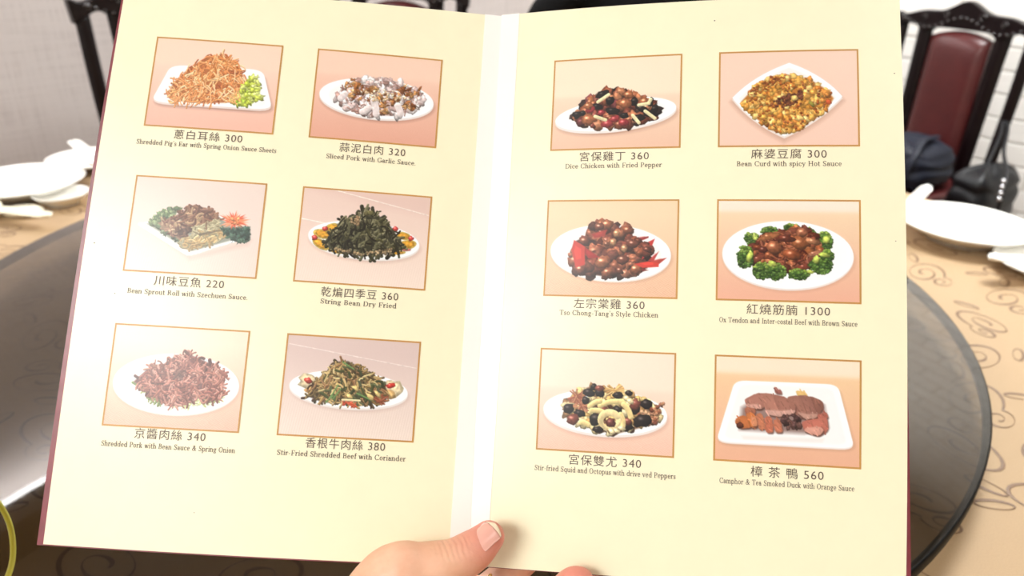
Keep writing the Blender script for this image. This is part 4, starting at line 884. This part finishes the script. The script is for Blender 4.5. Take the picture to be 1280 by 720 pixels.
def add_print(pg, page, k, row, col):
    u0, v0 = col * COL, ROWS[row]
    im = DISHES[k]()
    U, Vv = np.meshgrid(u0 + (np.arange(PW)) / (PW - 1) * DISH_W, v0 + (np.arange(PH)) / (PH - 1) * DISH_H)
    co = page_grid(pg, U, Vv, -.00012).reshape(-1, 3)
    idx = np.arange(PW * PH).reshape(PH, PW)
    f = np.stack([idx[:-1, :-1], idx[1:, :-1], idx[1:, 1:], idx[:-1, 1:]], -1).reshape(-1, 4)
    me = bpy.data.meshes.new('dish_photo'); me.vertices.add(len(co)); me.vertices.foreach_set('co', co.ravel().astype(np.float32))
    me.loops.add(f.size); me.loops.foreach_set('vertex_index', f.ravel().astype(np.int32)); me.polygons.add(len(f)); me.polygons.foreach_set('loop_start', (np.arange(len(f)) * 4).astype(np.int32)); me.polygons.foreach_set('use_smooth', [True] * len(f))
    me.update(); at = me.color_attributes.new('print', 'FLOAT_COLOR', 'POINT')
    c = np.ones((PW * PH, 4), np.float32); c[:, :3] = lin_arr(im.reshape(-1, 3)) * PRINT_GAIN; at.data.foreach_set('color', c.ravel())
    me.materials.append(PRINT); o = bpy.data.objects.new('dish_photo', me); COLL.objects.link(o); o.parent = page; o['label'] = DISH_NAMES[k]
    # thin gold border
    V, F = [], []; w = .0125
    def strip(ua, va, ub, vb, nseg=12):
        du, dv = ub - ua, vb - va; L = math.hypot(du, dv); nu_, nv_ = -dv / L * w / 2, du / L * w / 2; n0 = len(V)
        for i in range(nseg + 1):
            s = i / nseg; V.append(on_page(pg, ua + du * s + nu_, va + dv * s + nv_, -.0002)); V.append(on_page(pg, ua + du * s - nu_, va + dv * s - nv_, -.0002))
        for i in range(nseg): a = n0 + 2 * i; F.append((a, a + 1, a + 3, a + 2))
    h = w / 2
    strip(u0 - h, v0, u0 + DISH_W + h, v0); strip(u0 - h, v0 + DISH_H, u0 + DISH_W + h, v0 + DISH_H); strip(u0, v0, u0, v0 + DISH_H); strip(u0 + DISH_W, v0, u0 + DISH_W, v0 + DISH_H)
    obj('photo_border', (V, F), GOLD, page, False)
PRINT_GAIN = np.array((.92, .99, 1.07), np.float32)

# ---- serif letters drawn as strokes: thick stems, thin hairlines, slab serifs ----
TK, TN, SF, XH, CAP, ASC, DSC = .100, .050, .042, .46, .68, .72, -.21
def glyphs():
    G = {}
    def seg(a, b, t0, t1=None):
        t1 = t0 if t1 is None else t1; ax, ay = a; bx, by = b; L = math.hypot(bx - ax, by - ay) or 1; nx, ny = -(by - ay) / L / 2, (bx - ax) / L / 2
        return [(ax + nx * t0, ay + ny * t0), (ax - nx * t0, ay - ny * t0), (bx - nx * t1, by - ny * t1), (bx + nx * t1, by + ny * t1)]
    def V(x, y0, y1, t=TK): return [[(x - t / 2, y0), (x + t / 2, y0), (x + t / 2, y1), (x - t / 2, y1)]]
    def S(x, y, w=.24): return [[(x - w / 2, y - SF / 2), (x + w / 2, y - SF / 2), (x + w / 2, y + SF / 2), (x - w / 2, y + SF / 2)]]
    def SL(x, y, w=.13): return [[(x - w, y - SF / 2), (x, y - SF / 2), (x, y + SF / 2), (x - w, y + SF / 2)]]
    def D(a, b, t): return [seg(a, b, t)]
    def A(cx, cy, rx, ry, a0, a1, tk=TK, tn=TN, n=16):
        out = []; pts = []
        for i in range(n + 1):
            a = math.radians(a0 + (a1 - a0) * i / n); t = tn + (tk - tn) * abs(math.cos(a)) ** 1.3; c, s = math.cos(a), math.sin(a)
            pts.append(((cx + (rx - t / 2 + t / 2) * c, cy + ry * s), (cx + (rx - t) * c, cy + (ry - t) * s)))
        for p, q in zip(pts, pts[1:]): out.append([p[0], q[0], q[1], p[1]])
        return out
    def dot(x, y, r=.058, n=10): return [[(x + r * math.cos(2 * math.pi * i / n), y + r * math.sin(2 * math.pi * i / n)) for i in range(n)]]
    x2 = XH / 2; o = .012
    bowl = lambda cx: A(cx, x2, .215, x2 + o, 0, 360, n=24)
    def arch(x0, x1):  # n-like arch from stem x0 to stem x1
        m = (x0 + x1) / 2; r = (x1 - x0) / 2 + TK / 2
        return A(m, XH - .17, r, .17 + o, 0, 165, n=12) + V(x1, 0, XH - .17)
    G['a'] = (A(.20, XH - .14, .165, .14 + o, 10, 165) + dot(.095, XH - .13, .045) + V(.32, .05, XH - .14) + A(.19, .135, .165, .147, 60, 300, n=14) + D((.2, .27), (.32, .30), TN) + D((.19, .01), (.33, .09), TN) + A(.40, .06, .12, .06, 180, 300, TN, TN, 6), .46)
    G['b'] = (V(.10, 0, ASC) + SL(.10, ASC - SF / 2) + A(.27, x2, .215, x2 + o, -150, 150, n=20), .53)
    G['c'] = (A(.25, x2, .215, x2 + o, 40, 320, n=20) + dot(.40, XH - .13, .05), .46)
    G['d'] = (bowl(.25) + V(.42, 0, ASC) + SL(.42, ASC - SF / 2) + S(.47, SF / 2, .12), .55)
    G['e'] = (A(.24, x2, .205, x2 + o, 0, 320, n=22) + D((.06, x2 + .02), (.43, x2 + .02), TN), .47)
    G['f'] = (V(.14, 0, ASC - .12) + A(.235, ASC - .12, .145, .12, 70, 180) + dot(.305, ASC - .045, .042) + D((.03, XH - SF / 2), (.29, XH - SF / 2), SF) + S(.15, SF / 2), .31)
    G['g'] = (A(.22, XH - .155, .175, .155 + o, 0, 360, n=20) + D((.35, XH - .04), (.47, XH - .03), TN) + A(.22, -.085, .20, .115, 0, 360, TK * .8, TN, 20) + D((.12, .17), (.10, .06), TN) + D((.10, .06), (.36, .015), TK * .7), .48)
    G['h'] = (V(.10, 0, ASC) + SL(.10, ASC - SF / 2) + arch(.10, .41) + S(.10, SF / 2) + S(.41, SF / 2), .54)
    G['i'] = (V(.12, 0, XH) + SL(.12, XH - SF / 2) + S(.12, SF / 2) + dot(.115, .62), .25)
    G['k'] = (V(.10, 0, ASC) + SL(.10, ASC - SF / 2) + S(.10, SF / 2) + D((.13, .2), (.38, XH - .02), TN) + D((.2, .27), (.41, .02), TK) + S(.37, XH - SF / 2, .2) + S(.42, SF / 2, .2), .53)
    G['l'] = (V(.12, 0, ASC) + SL(.12, ASC - SF / 2) + S(.12, SF / 2), .25)
    G['m'] = (V(.10, 0, XH) + SL(.10, XH - SF / 2) + arch(.10, .38) + arch(.38, .66) + S(.10, SF / 2, .2) + S(.38, SF / 2, .2) + S(.66, SF / 2, .2), .79)
    G['n'] = (V(.10, 0, XH) + SL(.10, XH - SF / 2) + arch(.10, .41) + S(.10, SF / 2) + S(.41, SF / 2), .54)
    G['o'] = (bowl(.255), .51)
    G['p'] = (V(.10, DSC, XH) + SL(.10, XH - SF / 2) + A(.27, x2, .215, x2 + o, -150, 150, n=20) + S(.11, DSC + SF / 2), .53)
    G['q'] = (bowl(.25) + V(.42, DSC, XH) + S(.42, DSC + SF / 2), .53)
    G['r'] = (V(.11, 0, XH) + SL(.11, XH - SF / 2) + A(.27, XH - .17, .16, .17 + o, 60, 170, TK, TN, 8) + dot(.345, XH - .05, .05) + S(.12, SF / 2, .25), .40)
    G['s'] = (A(.19, XH - .12, .145, .12 + o, 30, 245, TK * .75, TN, 14) + D((.10, .285), (.30, .175), TK) + A(.20, .12, .15, .12 + o, -155, 60, TK * .75, TN, 14) + V(.32, XH - .14, XH, TN) + V(.055, 0, .14, TN), .39)
    G['t'] = (V(.13, .08, .60) + D((.03, XH - SF / 2), (.29, XH - SF / 2), SF) + A(.225, .10, .14, .10 + o, 180, 320, TK, TN, 10), .33)
    G['u'] = (V(.10, .15, XH) + SL(.10, XH - SF / 2) + A(.25, .16, .195, .16 + o, 180, 350, TK, TN, 12) + V(.41, 0, XH) + SL(.41, XH - SF / 2) + S(.46, SF / 2, .12), .54)
    G['v'] = (D((.06, XH), (.245, 0), TK) + D((.245, 0), (.41, XH), TN) + S(.08, XH - SF / 2, .2) + S(.40, XH - SF / 2, .17), .48)
    G['w'] = (D((.06, XH), (.215, 0), TK) + D((.215, 0), (.36, XH), TN) + D((.34, XH), (.495, 0), TK) + D((.495, 0), (.64, XH), TN) + S(.08, XH - SF / 2, .2) + S(.35, XH - SF / 2, .2) + S(.63, XH - SF / 2, .17), .70)
    G['x'] = (D((.07, XH), (.41, 0), TK) + D((.40, XH), (.06, 0), TN) + S(.09, XH - SF / 2, .2) + S(.38, XH - SF / 2, .18) + S(.08, SF / 2, .18) + S(.39, SF / 2, .2), .48)
    G['y'] = (D((.06, XH), (.25, .02), TK) + D((.42, XH), (.18, -.15), TN) + dot(.12, -.16, .05) + S(.08, XH - SF / 2, .2) + S(.41, XH - SF / 2, .17), .49)
    G['z'] = (D((.06, XH - .02), (.39, XH - .02), TN) + D((.36, XH - .02), (.08, .02), TK) + D((.06, .02), (.40, .02), TN) + V(.065, XH - .13, XH, TN) + V(.395, 0, .13, TN), .45)
    c2 = CAP / 2
    G['B'] = (V(.15, 0, CAP) + D((.04, SF / 2), (.34, SF / 2), SF) + D((.04, CAP - SF / 2), (.32, CAP - SF / 2), SF) + D((.15, c2 + .02), (.33, c2 + .02), TN) + A(.32, CAP - .165, .20, .165, -90, 90) + A(.34, .185, .22, .185, -90, 90), .62)
    G['C'] = (A(.36, c2, .32, c2 + o, 45, 315, n=24) + V(.60, CAP - .22, CAP, TN) + V(.60, 0, .12, TN), .68)
    G['D'] = (V(.15, 0, CAP) + D((.04, SF / 2), (.34, SF / 2), SF) + D((.04, CAP - SF / 2), (.34, CAP - SF / 2), SF) + A(.33, c2, .33, c2, -90, 90, n=20), .72)
    G['E'] = (V(.15, 0, CAP) + D((.04, SF / 2), (.56, SF / 2), SF) + D((.04, CAP - SF / 2), (.54, CAP - SF / 2), SF) + D((.15, c2), (.40, c2), TN) + V(.40, c2 - .09, c2 + .09, TN) + V(.545, CAP - .16, CAP, TN) + V(.565, 0, .18, TN), .63)
    G['F'] = (V(.15, 0, CAP) + S(.16, SF / 2, .28) + D((.04, CAP - SF / 2), (.53, CAP - SF / 2), SF) + D((.15, c2), (.40, c2), TN) + V(.40, c2 - .09, c2 + .09, TN) + V(.535, CAP - .17, CAP, TN), .58)
    G['G'] = (A(.36, c2, .32, c2 + o, 45, 330, n=24) + V(.60, CAP - .22, CAP, TN) + V(.62, .05, .28) + S(.60, .28, .24), .73)
    G['H'] = (V(.15, 0, CAP) + V(.60, 0, CAP) + S(.15, SF / 2) + S(.15, CAP - SF / 2) + S(.60, SF / 2) + S(.60, CAP - SF / 2) + D((.15, c2), (.60, c2), TN), .75)
    G['I'] = (V(.17, 0, CAP) + S(.17, SF / 2, .27) + S(.17, CAP - SF / 2, .27), .34)
    G['O'] = (A(.36, c2, .32, c2 + o, 0, 360, n=28), .72)
    G['P'] = (V(.15, 0, CAP) + S(.16, SF / 2, .28) + D((.04, CAP - SF / 2), (.32, CAP - SF / 2), SF) + D((.15, .31), (.34, .31), TN) + A(.33, CAP - .185, .22, .185, -90, 90), .59)
    G['R'] = (V(.15, 0, CAP) + S(.15, SF / 2, .26) + D((.04, CAP - SF / 2), (.32, CAP - SF / 2), SF) + D((.15, .34), (.34, .34), TN) + A(.33, CAP - .17, .21, .17, -90, 90) + D((.36, .35), (.58, .03), TK) + S(.62, SF / 2, .14), .68)
    G['S'] = (A(.26, CAP - .175, .20, .175 + o, 30, 250, TK * .85, TN, 16) + D((.15, .42), (.40, .26), TK) + A(.28, .18, .21, .18 + o, -155, 60, TK * .85, TN, 16) + V(.46, CAP - .2, CAP, TN) + V(.075, 0, .2, TN), .55)
    G['T'] = (V(.32, 0, CAP) + S(.32, SF / 2, .28) + D((.04, CAP - SF / 2), (.60, CAP - SF / 2), SF) + V(.05, CAP - .18, CAP, TN) + V(.59, CAP - .18, CAP, TN), .64)
    G['&'] = (A(.33, CAP - .15, .145, .15 + o, 0, 360, n=18) + A(.25, .17, .21, .18, 60, 330, n=16) + D((.24, .44), (.60, .02), TK) + D((.44, .06), (.64, .33), TN) + S(.64, .34, .18) + S(.62, SF / 2, .14), .74)
    G["'"] = ([[(.06, .72), (.15, .72), (.125, .50), (.085, .50)]], .21)
    G['.'] = (dot(.10, .045, .055), .22)
    G['-'] = (D((.05, .24), (.28, .24), .055), .33)
    G[' '] = ([], .27)
    return G
GLYPHS = glyphs()
def add_polys(pg, page, name, polys, material, off=-.0002):
    V, F = [], []
    for P in polys:
        n0 = len(V); V += [on_page(pg, u, v, off) for u, v in P]; F.append(tuple(range(n0, n0 + len(P))))
    return obj(name, (V, F), material, page, False)
INK_LIGHT = mat('brown_ink_light', (98, 82, 70), .45, noise=.05)
def serif_line(pg, page, text, u0, u1, base, em):
    x = 0; P = []; tr = .035
    for ch_ in text:
        g, w = GLYPHS[ch_]; P += [[(px + x, py) for px, py in q] for q in g]; x += w + tr
    x -= tr; k = (u1 - u0) / (x - .08)
    return add_polys(pg, page, 'dish_caption', [[(u0 + (px - .04) * k, base - py * em) for px, py in q] for q in P], INK)
DG = None
def hanzi_line(pg, page, text, u0, u1, base, em):
    """Chinese dish name and price: the built-in typeface, outlines turned into flat ink"""
    cu = bpy.data.curves.new('dish_name', 'FONT'); cu.body = text; cu.offset = 0.0; cu.resolution_u = 3; cu.space_character = 1.12
    o = bpy.data.objects.new('dish_name', cu); COLL.objects.link(o)
    dg = bpy.context.evaluated_depsgraph_get(); me = bpy.data.meshes.new_from_object(o.evaluated_get(dg))
    xs = [v.co.x for v in me.vertices]; a, b = min(xs), max(xs); k = (u1 - u0) / (b - a)
    co = [on_page(pg, u0 + (v.co.x - a) * k, base - (v.co.y) * em, -.0002) for v in me.vertices]
    F = [tuple(p.vertices) for p in me.polygons]
    bpy.data.objects.remove(o); bpy.data.curves.remove(cu); bpy.data.meshes.remove(me)
    return obj('dish_name', (co, F), INK_LIGHT, page, False)
for k, (side, row, col, zh, a0, a1, av, en, b0, b1, bv) in enumerate(CAPTIONS):
    pg, page = (LPG, pageL) if side == 'L' else (RPG, pageR)
    add_print(pg, page, k, row, col)
    hanzi_line(pg, page, zh, a0, a1, av - .006, .083)
    serif_line(pg, page, en, b0, b1, bv - .002, .056)

for pg, page, spots in ((RPG, pageR, ((1.246, -.27, .006), (2.546, .19, .005), (2.53, 1.46, .004))), (LPG, pageL, ((-.04, 2.1, .005), (-.25, 1.72, .006), (.75, 3.67, .004)))):
    for u, v, r in spots: add_polys(pg, page, 'paper_speck', [[(u + r * math.cos(2 * math.pi * i / 8), v + r * .8 * math.sin(2 * math.pi * i / 8)) for i in range(8)]], INK)

# ================= the hand =================
HAND_AT = Vector((-0.0645, 0.2746, 0.8824))
HAND_CHAINS = [
    [(-0.2500, -0.1200, 0.9000, 0.0340), (-0.1500, 0.1150, 0.8600, 0.0300), (-0.0915, 0.2485, 0.8459, 0.0260)],
    [(-0.0915, 0.2485, 0.8459, 0.0240), (-0.0738, 0.2592, 0.8780, 0.0190), (-0.0532, 0.2587, 0.9179, 0.0158)],
    [(-0.0930, 0.2525, 0.8403, 0.0220), (-0.0654, 0.2708, 0.8557, 0.0170), (-0.0459, 0.2817, 0.8694, 0.0115)],
    [(-0.0935, 0.2539, 0.8385, 0.0220), (-0.0582, 0.2720, 0.8395, 0.0160), (-0.0340, 0.2840, 0.8555, 0.0110)],
    [(-0.0919, 0.2535, 0.8330, 0.0210), (-0.0502, 0.2722, 0.8304, 0.0150), (-0.0253, 0.2783, 0.8387, 0.0100)],
    [(-0.0899, 0.2535, 0.8331, 0.0200), (-0.0458, 0.2677, 0.8210, 0.0125), (-0.0230, 0.2732, 0.8280, 0.0090)],
    [(-0.0742, 0.2606, 0.8763, 0.0150), (-0.0534, 0.2753, 0.8651, 0.0130), (-0.0377, 0.2793, 0.8550, 0.0120)],
    [(-0.0738, 0.2592, 0.8780, 0.0190), (-0.0532, 0.2587, 0.9179, 0.0158), (-0.0378, 0.2611, 0.9228, 0.0125), (-0.0247, 0.2641, 0.9246, 0.0108), (-0.0150, 0.2705, 0.9264, 0.0098), (-0.0085, 0.2766, 0.9288, 0.0078)],  # thumb
    [(-0.0459, 0.2817, 0.8694, 0.0115), (-0.0233, 0.2853, 0.8803, 0.0090), (-0.0077, 0.2846, 0.8837, 0.0083), (0.0095, 0.2817, 0.8835, 0.0078), (0.0230, 0.2735, 0.8929, 0.0078), (0.0314, 0.2651, 0.9115, 0.0078), (0.0346, 0.2648, 0.9131, 0.0074)],  # index
    [(-0.0340, 0.2840, 0.8555, 0.0110), (-0.0050, 0.2921, 0.8820, 0.0088), (0.0173, 0.2982, 0.9042, 0.0080), (0.0289, 0.3002, 0.9213, 0.0072), (0.0315, 0.3004, 0.9264, 0.0065)],  # middle
    [(-0.0253, 0.2783, 0.8387, 0.0100), (0.0080, 0.2848, 0.8617, 0.0084), (0.0345, 0.2901, 0.8824, 0.0076), (0.0478, 0.2912, 0.9011, 0.0068), (0.0503, 0.2914, 0.9063, 0.0062)],  # ring
    [(-0.0230, 0.2732, 0.8280, 0.0090), (0.0085, 0.2765, 0.8419, 0.0072), (0.0310, 0.2793, 0.8572, 0.0066), (0.0448, 0.2785, 0.8672, 0.0058), (0.0475, 0.2792, 0.8711, 0.0052)],  # little
]
RING_AT, RING_DIR = Vector((-0.0077, 0.2846, 0.8837)), Vector((0.0328, -0.0035, 0.0031))
NAIL_AXIS = (Vector((-0.0155, 0.2656, 0.9341)), Vector((-0.0051, 0.2751, 0.9377)), Vector((-0.0016, -0.0046, 0.0102)))
SKIN = None
def skin_mat():
    t = NT('skin'); b = t.n('ShaderNodeBsdfPrincipled'); t.l(b.outputs[0], t.out.inputs[0]); b.inputs['Roughness'].default_value = .45
    b.inputs['Subsurface Weight'].default_value = .25; b.inputs['Subsurface Scale'].default_value = .004; b.inputs['Subsurface Radius'].default_value = (1, .4, .25)
    tc = t.n('ShaderNodeTexCoord'); nz = t.n('ShaderNodeTexNoise'); nz.inputs['Scale'].default_value = 60; nz.inputs['Detail'].default_value = 5; t.l(tc.outputs['Object'], nz.inputs['Vector'])
    rp = t.n('ShaderNodeValToRGB'); t.l(nz.outputs[0], rp.inputs[0]); rp.color_ramp.elements[0].position = .35; rp.color_ramp.elements[1].position = .68
    rp.color_ramp.elements[0].color = lin((226, 172, 142)) + (1,); rp.color_ramp.elements[1].color = lin((238, 192, 164)) + (1,)
    # rosier finger pads
    vm = t.n('ShaderNodeVectorMath', operation='DISTANCE'); t.l(tc.outputs['Object'], vm.inputs[0]); vm.inputs[1].default_value = tuple(Vector(HAND_CHAINS[7][-1][:3]) - HAND_AT)
    v2 = t.n('ShaderNodeVectorMath', operation='DISTANCE'); t.l(tc.outputs['Object'], v2.inputs[0]); v2.inputs[1].default_value = tuple(Vector(HAND_CHAINS[8][-1][:3]) - HAND_AT)
    mn = t.n('ShaderNodeMath', operation='MINIMUM'); t.l(vm.outputs['Value'], mn.inputs[0]); t.l(v2.outputs['Value'], mn.inputs[1])
    mr = t.n('ShaderNodeMapRange'); t.l(mn.outputs[0], mr.inputs[0]); mr.inputs[1].default_value = .006; mr.inputs[2].default_value = .026; mr.inputs[3].default_value = 1; mr.inputs[4].default_value = 0
    mx = t.n('ShaderNodeMix'); mx.data_type = 'RGBA'; t.l(mr.outputs[0], mx.inputs[0]); t.l(rp.outputs[0], mx.inputs[6]); mx.inputs[7].default_value = lin((232, 146, 132)) + (1,)
    t.l(mx.outputs[2], b.inputs['Base Color'])
    wv = t.n('ShaderNodeTexNoise'); wv.inputs['Scale'].default_value = 420; t.l(tc.outputs['Object'], wv.inputs['Vector'])
    ip = Vector(HAND_CHAINS[7][3][:3]) - HAND_AT; ax_ = (Vector(HAND_CHAINS[7][4][:3]) - Vector(HAND_CHAINS[7][2][:3])).normalized()
    sb = t.n('ShaderNodeVectorMath', operation='SUBTRACT'); t.l(tc.outputs['Object'], sb.inputs[0]); sb.inputs[1].default_value = tuple(ip + Vector((0, 0, .010)))
    dt = t.n('ShaderNodeVectorMath', operation='DOT_PRODUCT'); t.l(sb.outputs[0], dt.inputs[0]); dt.inputs[1].default_value = tuple(ax_)
    wob = t.n('ShaderNodeMath', operation='MULTIPLY_ADD'); t.l(nz.outputs[0], wob.inputs[0]); wob.inputs[1].default_value = .005; t.l(dt.outputs['Value'], wob.inputs[2])
    fq = t.n('ShaderNodeMath', operation='MULTIPLY'); t.l(wob.outputs[0], fq.inputs[0]); fq.inputs[1].default_value = 2500
    sn = t.n('ShaderNodeMath', operation='SINE'); t.l(fq.outputs[0], sn.inputs[0])
    ln = t.n('ShaderNodeVectorMath', operation='LENGTH'); t.l(sb.outputs[0], ln.inputs[0])
    mk = t.n('ShaderNodeMapRange'); t.l(ln.outputs['Value'], mk.inputs[0]); mk.inputs[1].default_value = .002; mk.inputs[2].default_value = .0095; mk.inputs[3].default_value = 1; mk.inputs[4].default_value = 0
    cr_ = t.n('ShaderNodeMath', operation='MULTIPLY'); t.l(sn.outputs[0], cr_.inputs[0]); t.l(mk.outputs[0], cr_.inputs[1])
    sm = t.n('ShaderNodeMath', operation='MULTIPLY_ADD'); t.l(cr_.outputs[0], sm.inputs[0]); sm.inputs[1].default_value = .9; t.l(wv.outputs[0], sm.inputs[2])
    bp = t.n('ShaderNodeBump'); bp.inputs['Strength'].default_value = .35; bp.inputs['Distance'].default_value = .0006; t.l(sm.outputs[0], bp.inputs['Height']); t.l(bp.outputs[0], b.inputs['Normal']); return t.m
SKIN = skin_mat()
bm = bmesh.new()
def capsule_chain(ch_):
    pts = spline([Vector(c[:3]) - HAND_AT for c in ch_], 5); rr = [c[3] for c in ch_]
    rad = []
    for i in range(len(pts)):
        s = i / 5; k = min(int(s), len(rr) - 2); rad.append(rr[k] + (rr[k + 1] - rr[k]) * min(1, s - k))
    sweep(bm, pts, rad, 20)
    for p, r in ((pts[0], rad[0]), (pts[-1], rad[-1])): bmesh.ops.create_uvsphere(bm, u_segments=20, v_segments=12, radius=r * .995, matrix=Matrix.Translation(p))
for ch_ in HAND_CHAINS: capsule_chain(ch_)
hand = obj('person', bm, SKIN); hand.location = HAND_AT
tagp(hand, 'hand holding the menu by its bottom edge, thumb across the fold', 'person')
m = hand.modifiers.new('skin', 'REMESH'); m.mode = 'VOXEL'; m.voxel_size = .0011; m.use_smooth_shade = True
m = hand.modifiers.new('soften', 'SMOOTH'); m.factor = .5; m.iterations = 7
# thumbnail: curved plate seated on the thumb tip
a, b, up3 = NAIL_AXIS; ax = (b - a); L = ax.length; ax.normalize(); upv = (up3 - ax * up3.dot(ax)).normalized(); sd = ax.cross(upv)
def nail(name, u0, u1, m, lift):
    V, F = [], []; n, k = 12, 12
    for lay in (0, -.0006):
        for i in range(n + 1):
            u = u0 + (u1 - u0) * i / n; wid = .0056 * (1 - .55 * max(0, (u - .82) / .18) ** 2) * (1 - .6 * max(0, (.22 - u) / .22) ** 2)
            for j in range(k + 1):
                w = j / k * 2 - 1; th = w * 1.05
                V.append(a + ax * (u * L) + sd * (wid * math.sin(th) / math.sin(1.05)) + upv * (lift + lay + .0056 * (math.cos(th) - 1) * .9 - .0016 * (1 - u) ** 2 - .0006 * u * u) - HAND_AT)
    w_ = k + 1; N_ = w_ * (n + 1)
    for i in range(n):
        for j in range(k): q = i * w_ + j; F.append((q, q + 1, q + w_ + 1, q + w_)); F.append((N_ + q, N_ + q + w_, N_ + q + w_ + 1, N_ + q + 1))
    for i in range(n):
        for q in (i * w_, i * w_ + k): F.append((q, q + w_, N_ + q + w_, N_ + q))
    for j in range(k):
        for q in (j, n * w_ + j): F.append((q, q + 1, N_ + q + 1, N_ + q))
    return obj(name, (V, F), m, hand, True)
nl = nail('thumbnail', 0.0, .86, mat('nail_plate', (236, 178, 164), .24, noise=.03, coat=.4), .0012)
tip = nail('nail_edge', .86, 1.0, mat('nail_tip', (250, 232, 205), .25, noise=.02), .0012); tip.parent = nl
# ring on the finger under the bottom edge
bm = bmesh.new(); prof = []
qt = RING_DIR.to_track_quat('Z', 'Y').to_matrix().to_4x4()
lathe(bm, [(.0080, -.0011), (.0092, -.0009), (.0096, 0), (.0092, .0009), (.0080, .0011), (.0080, -.0011)], 48)
bmesh.ops.transform(bm, matrix=Matrix.Translation(RING_AT - HAND_AT) @ qt, verts=bm.verts)
obj('ring', bm, mat('gold_ring', (214, 170, 92), .18, metal=1.0), hand, label='thin gold ring')
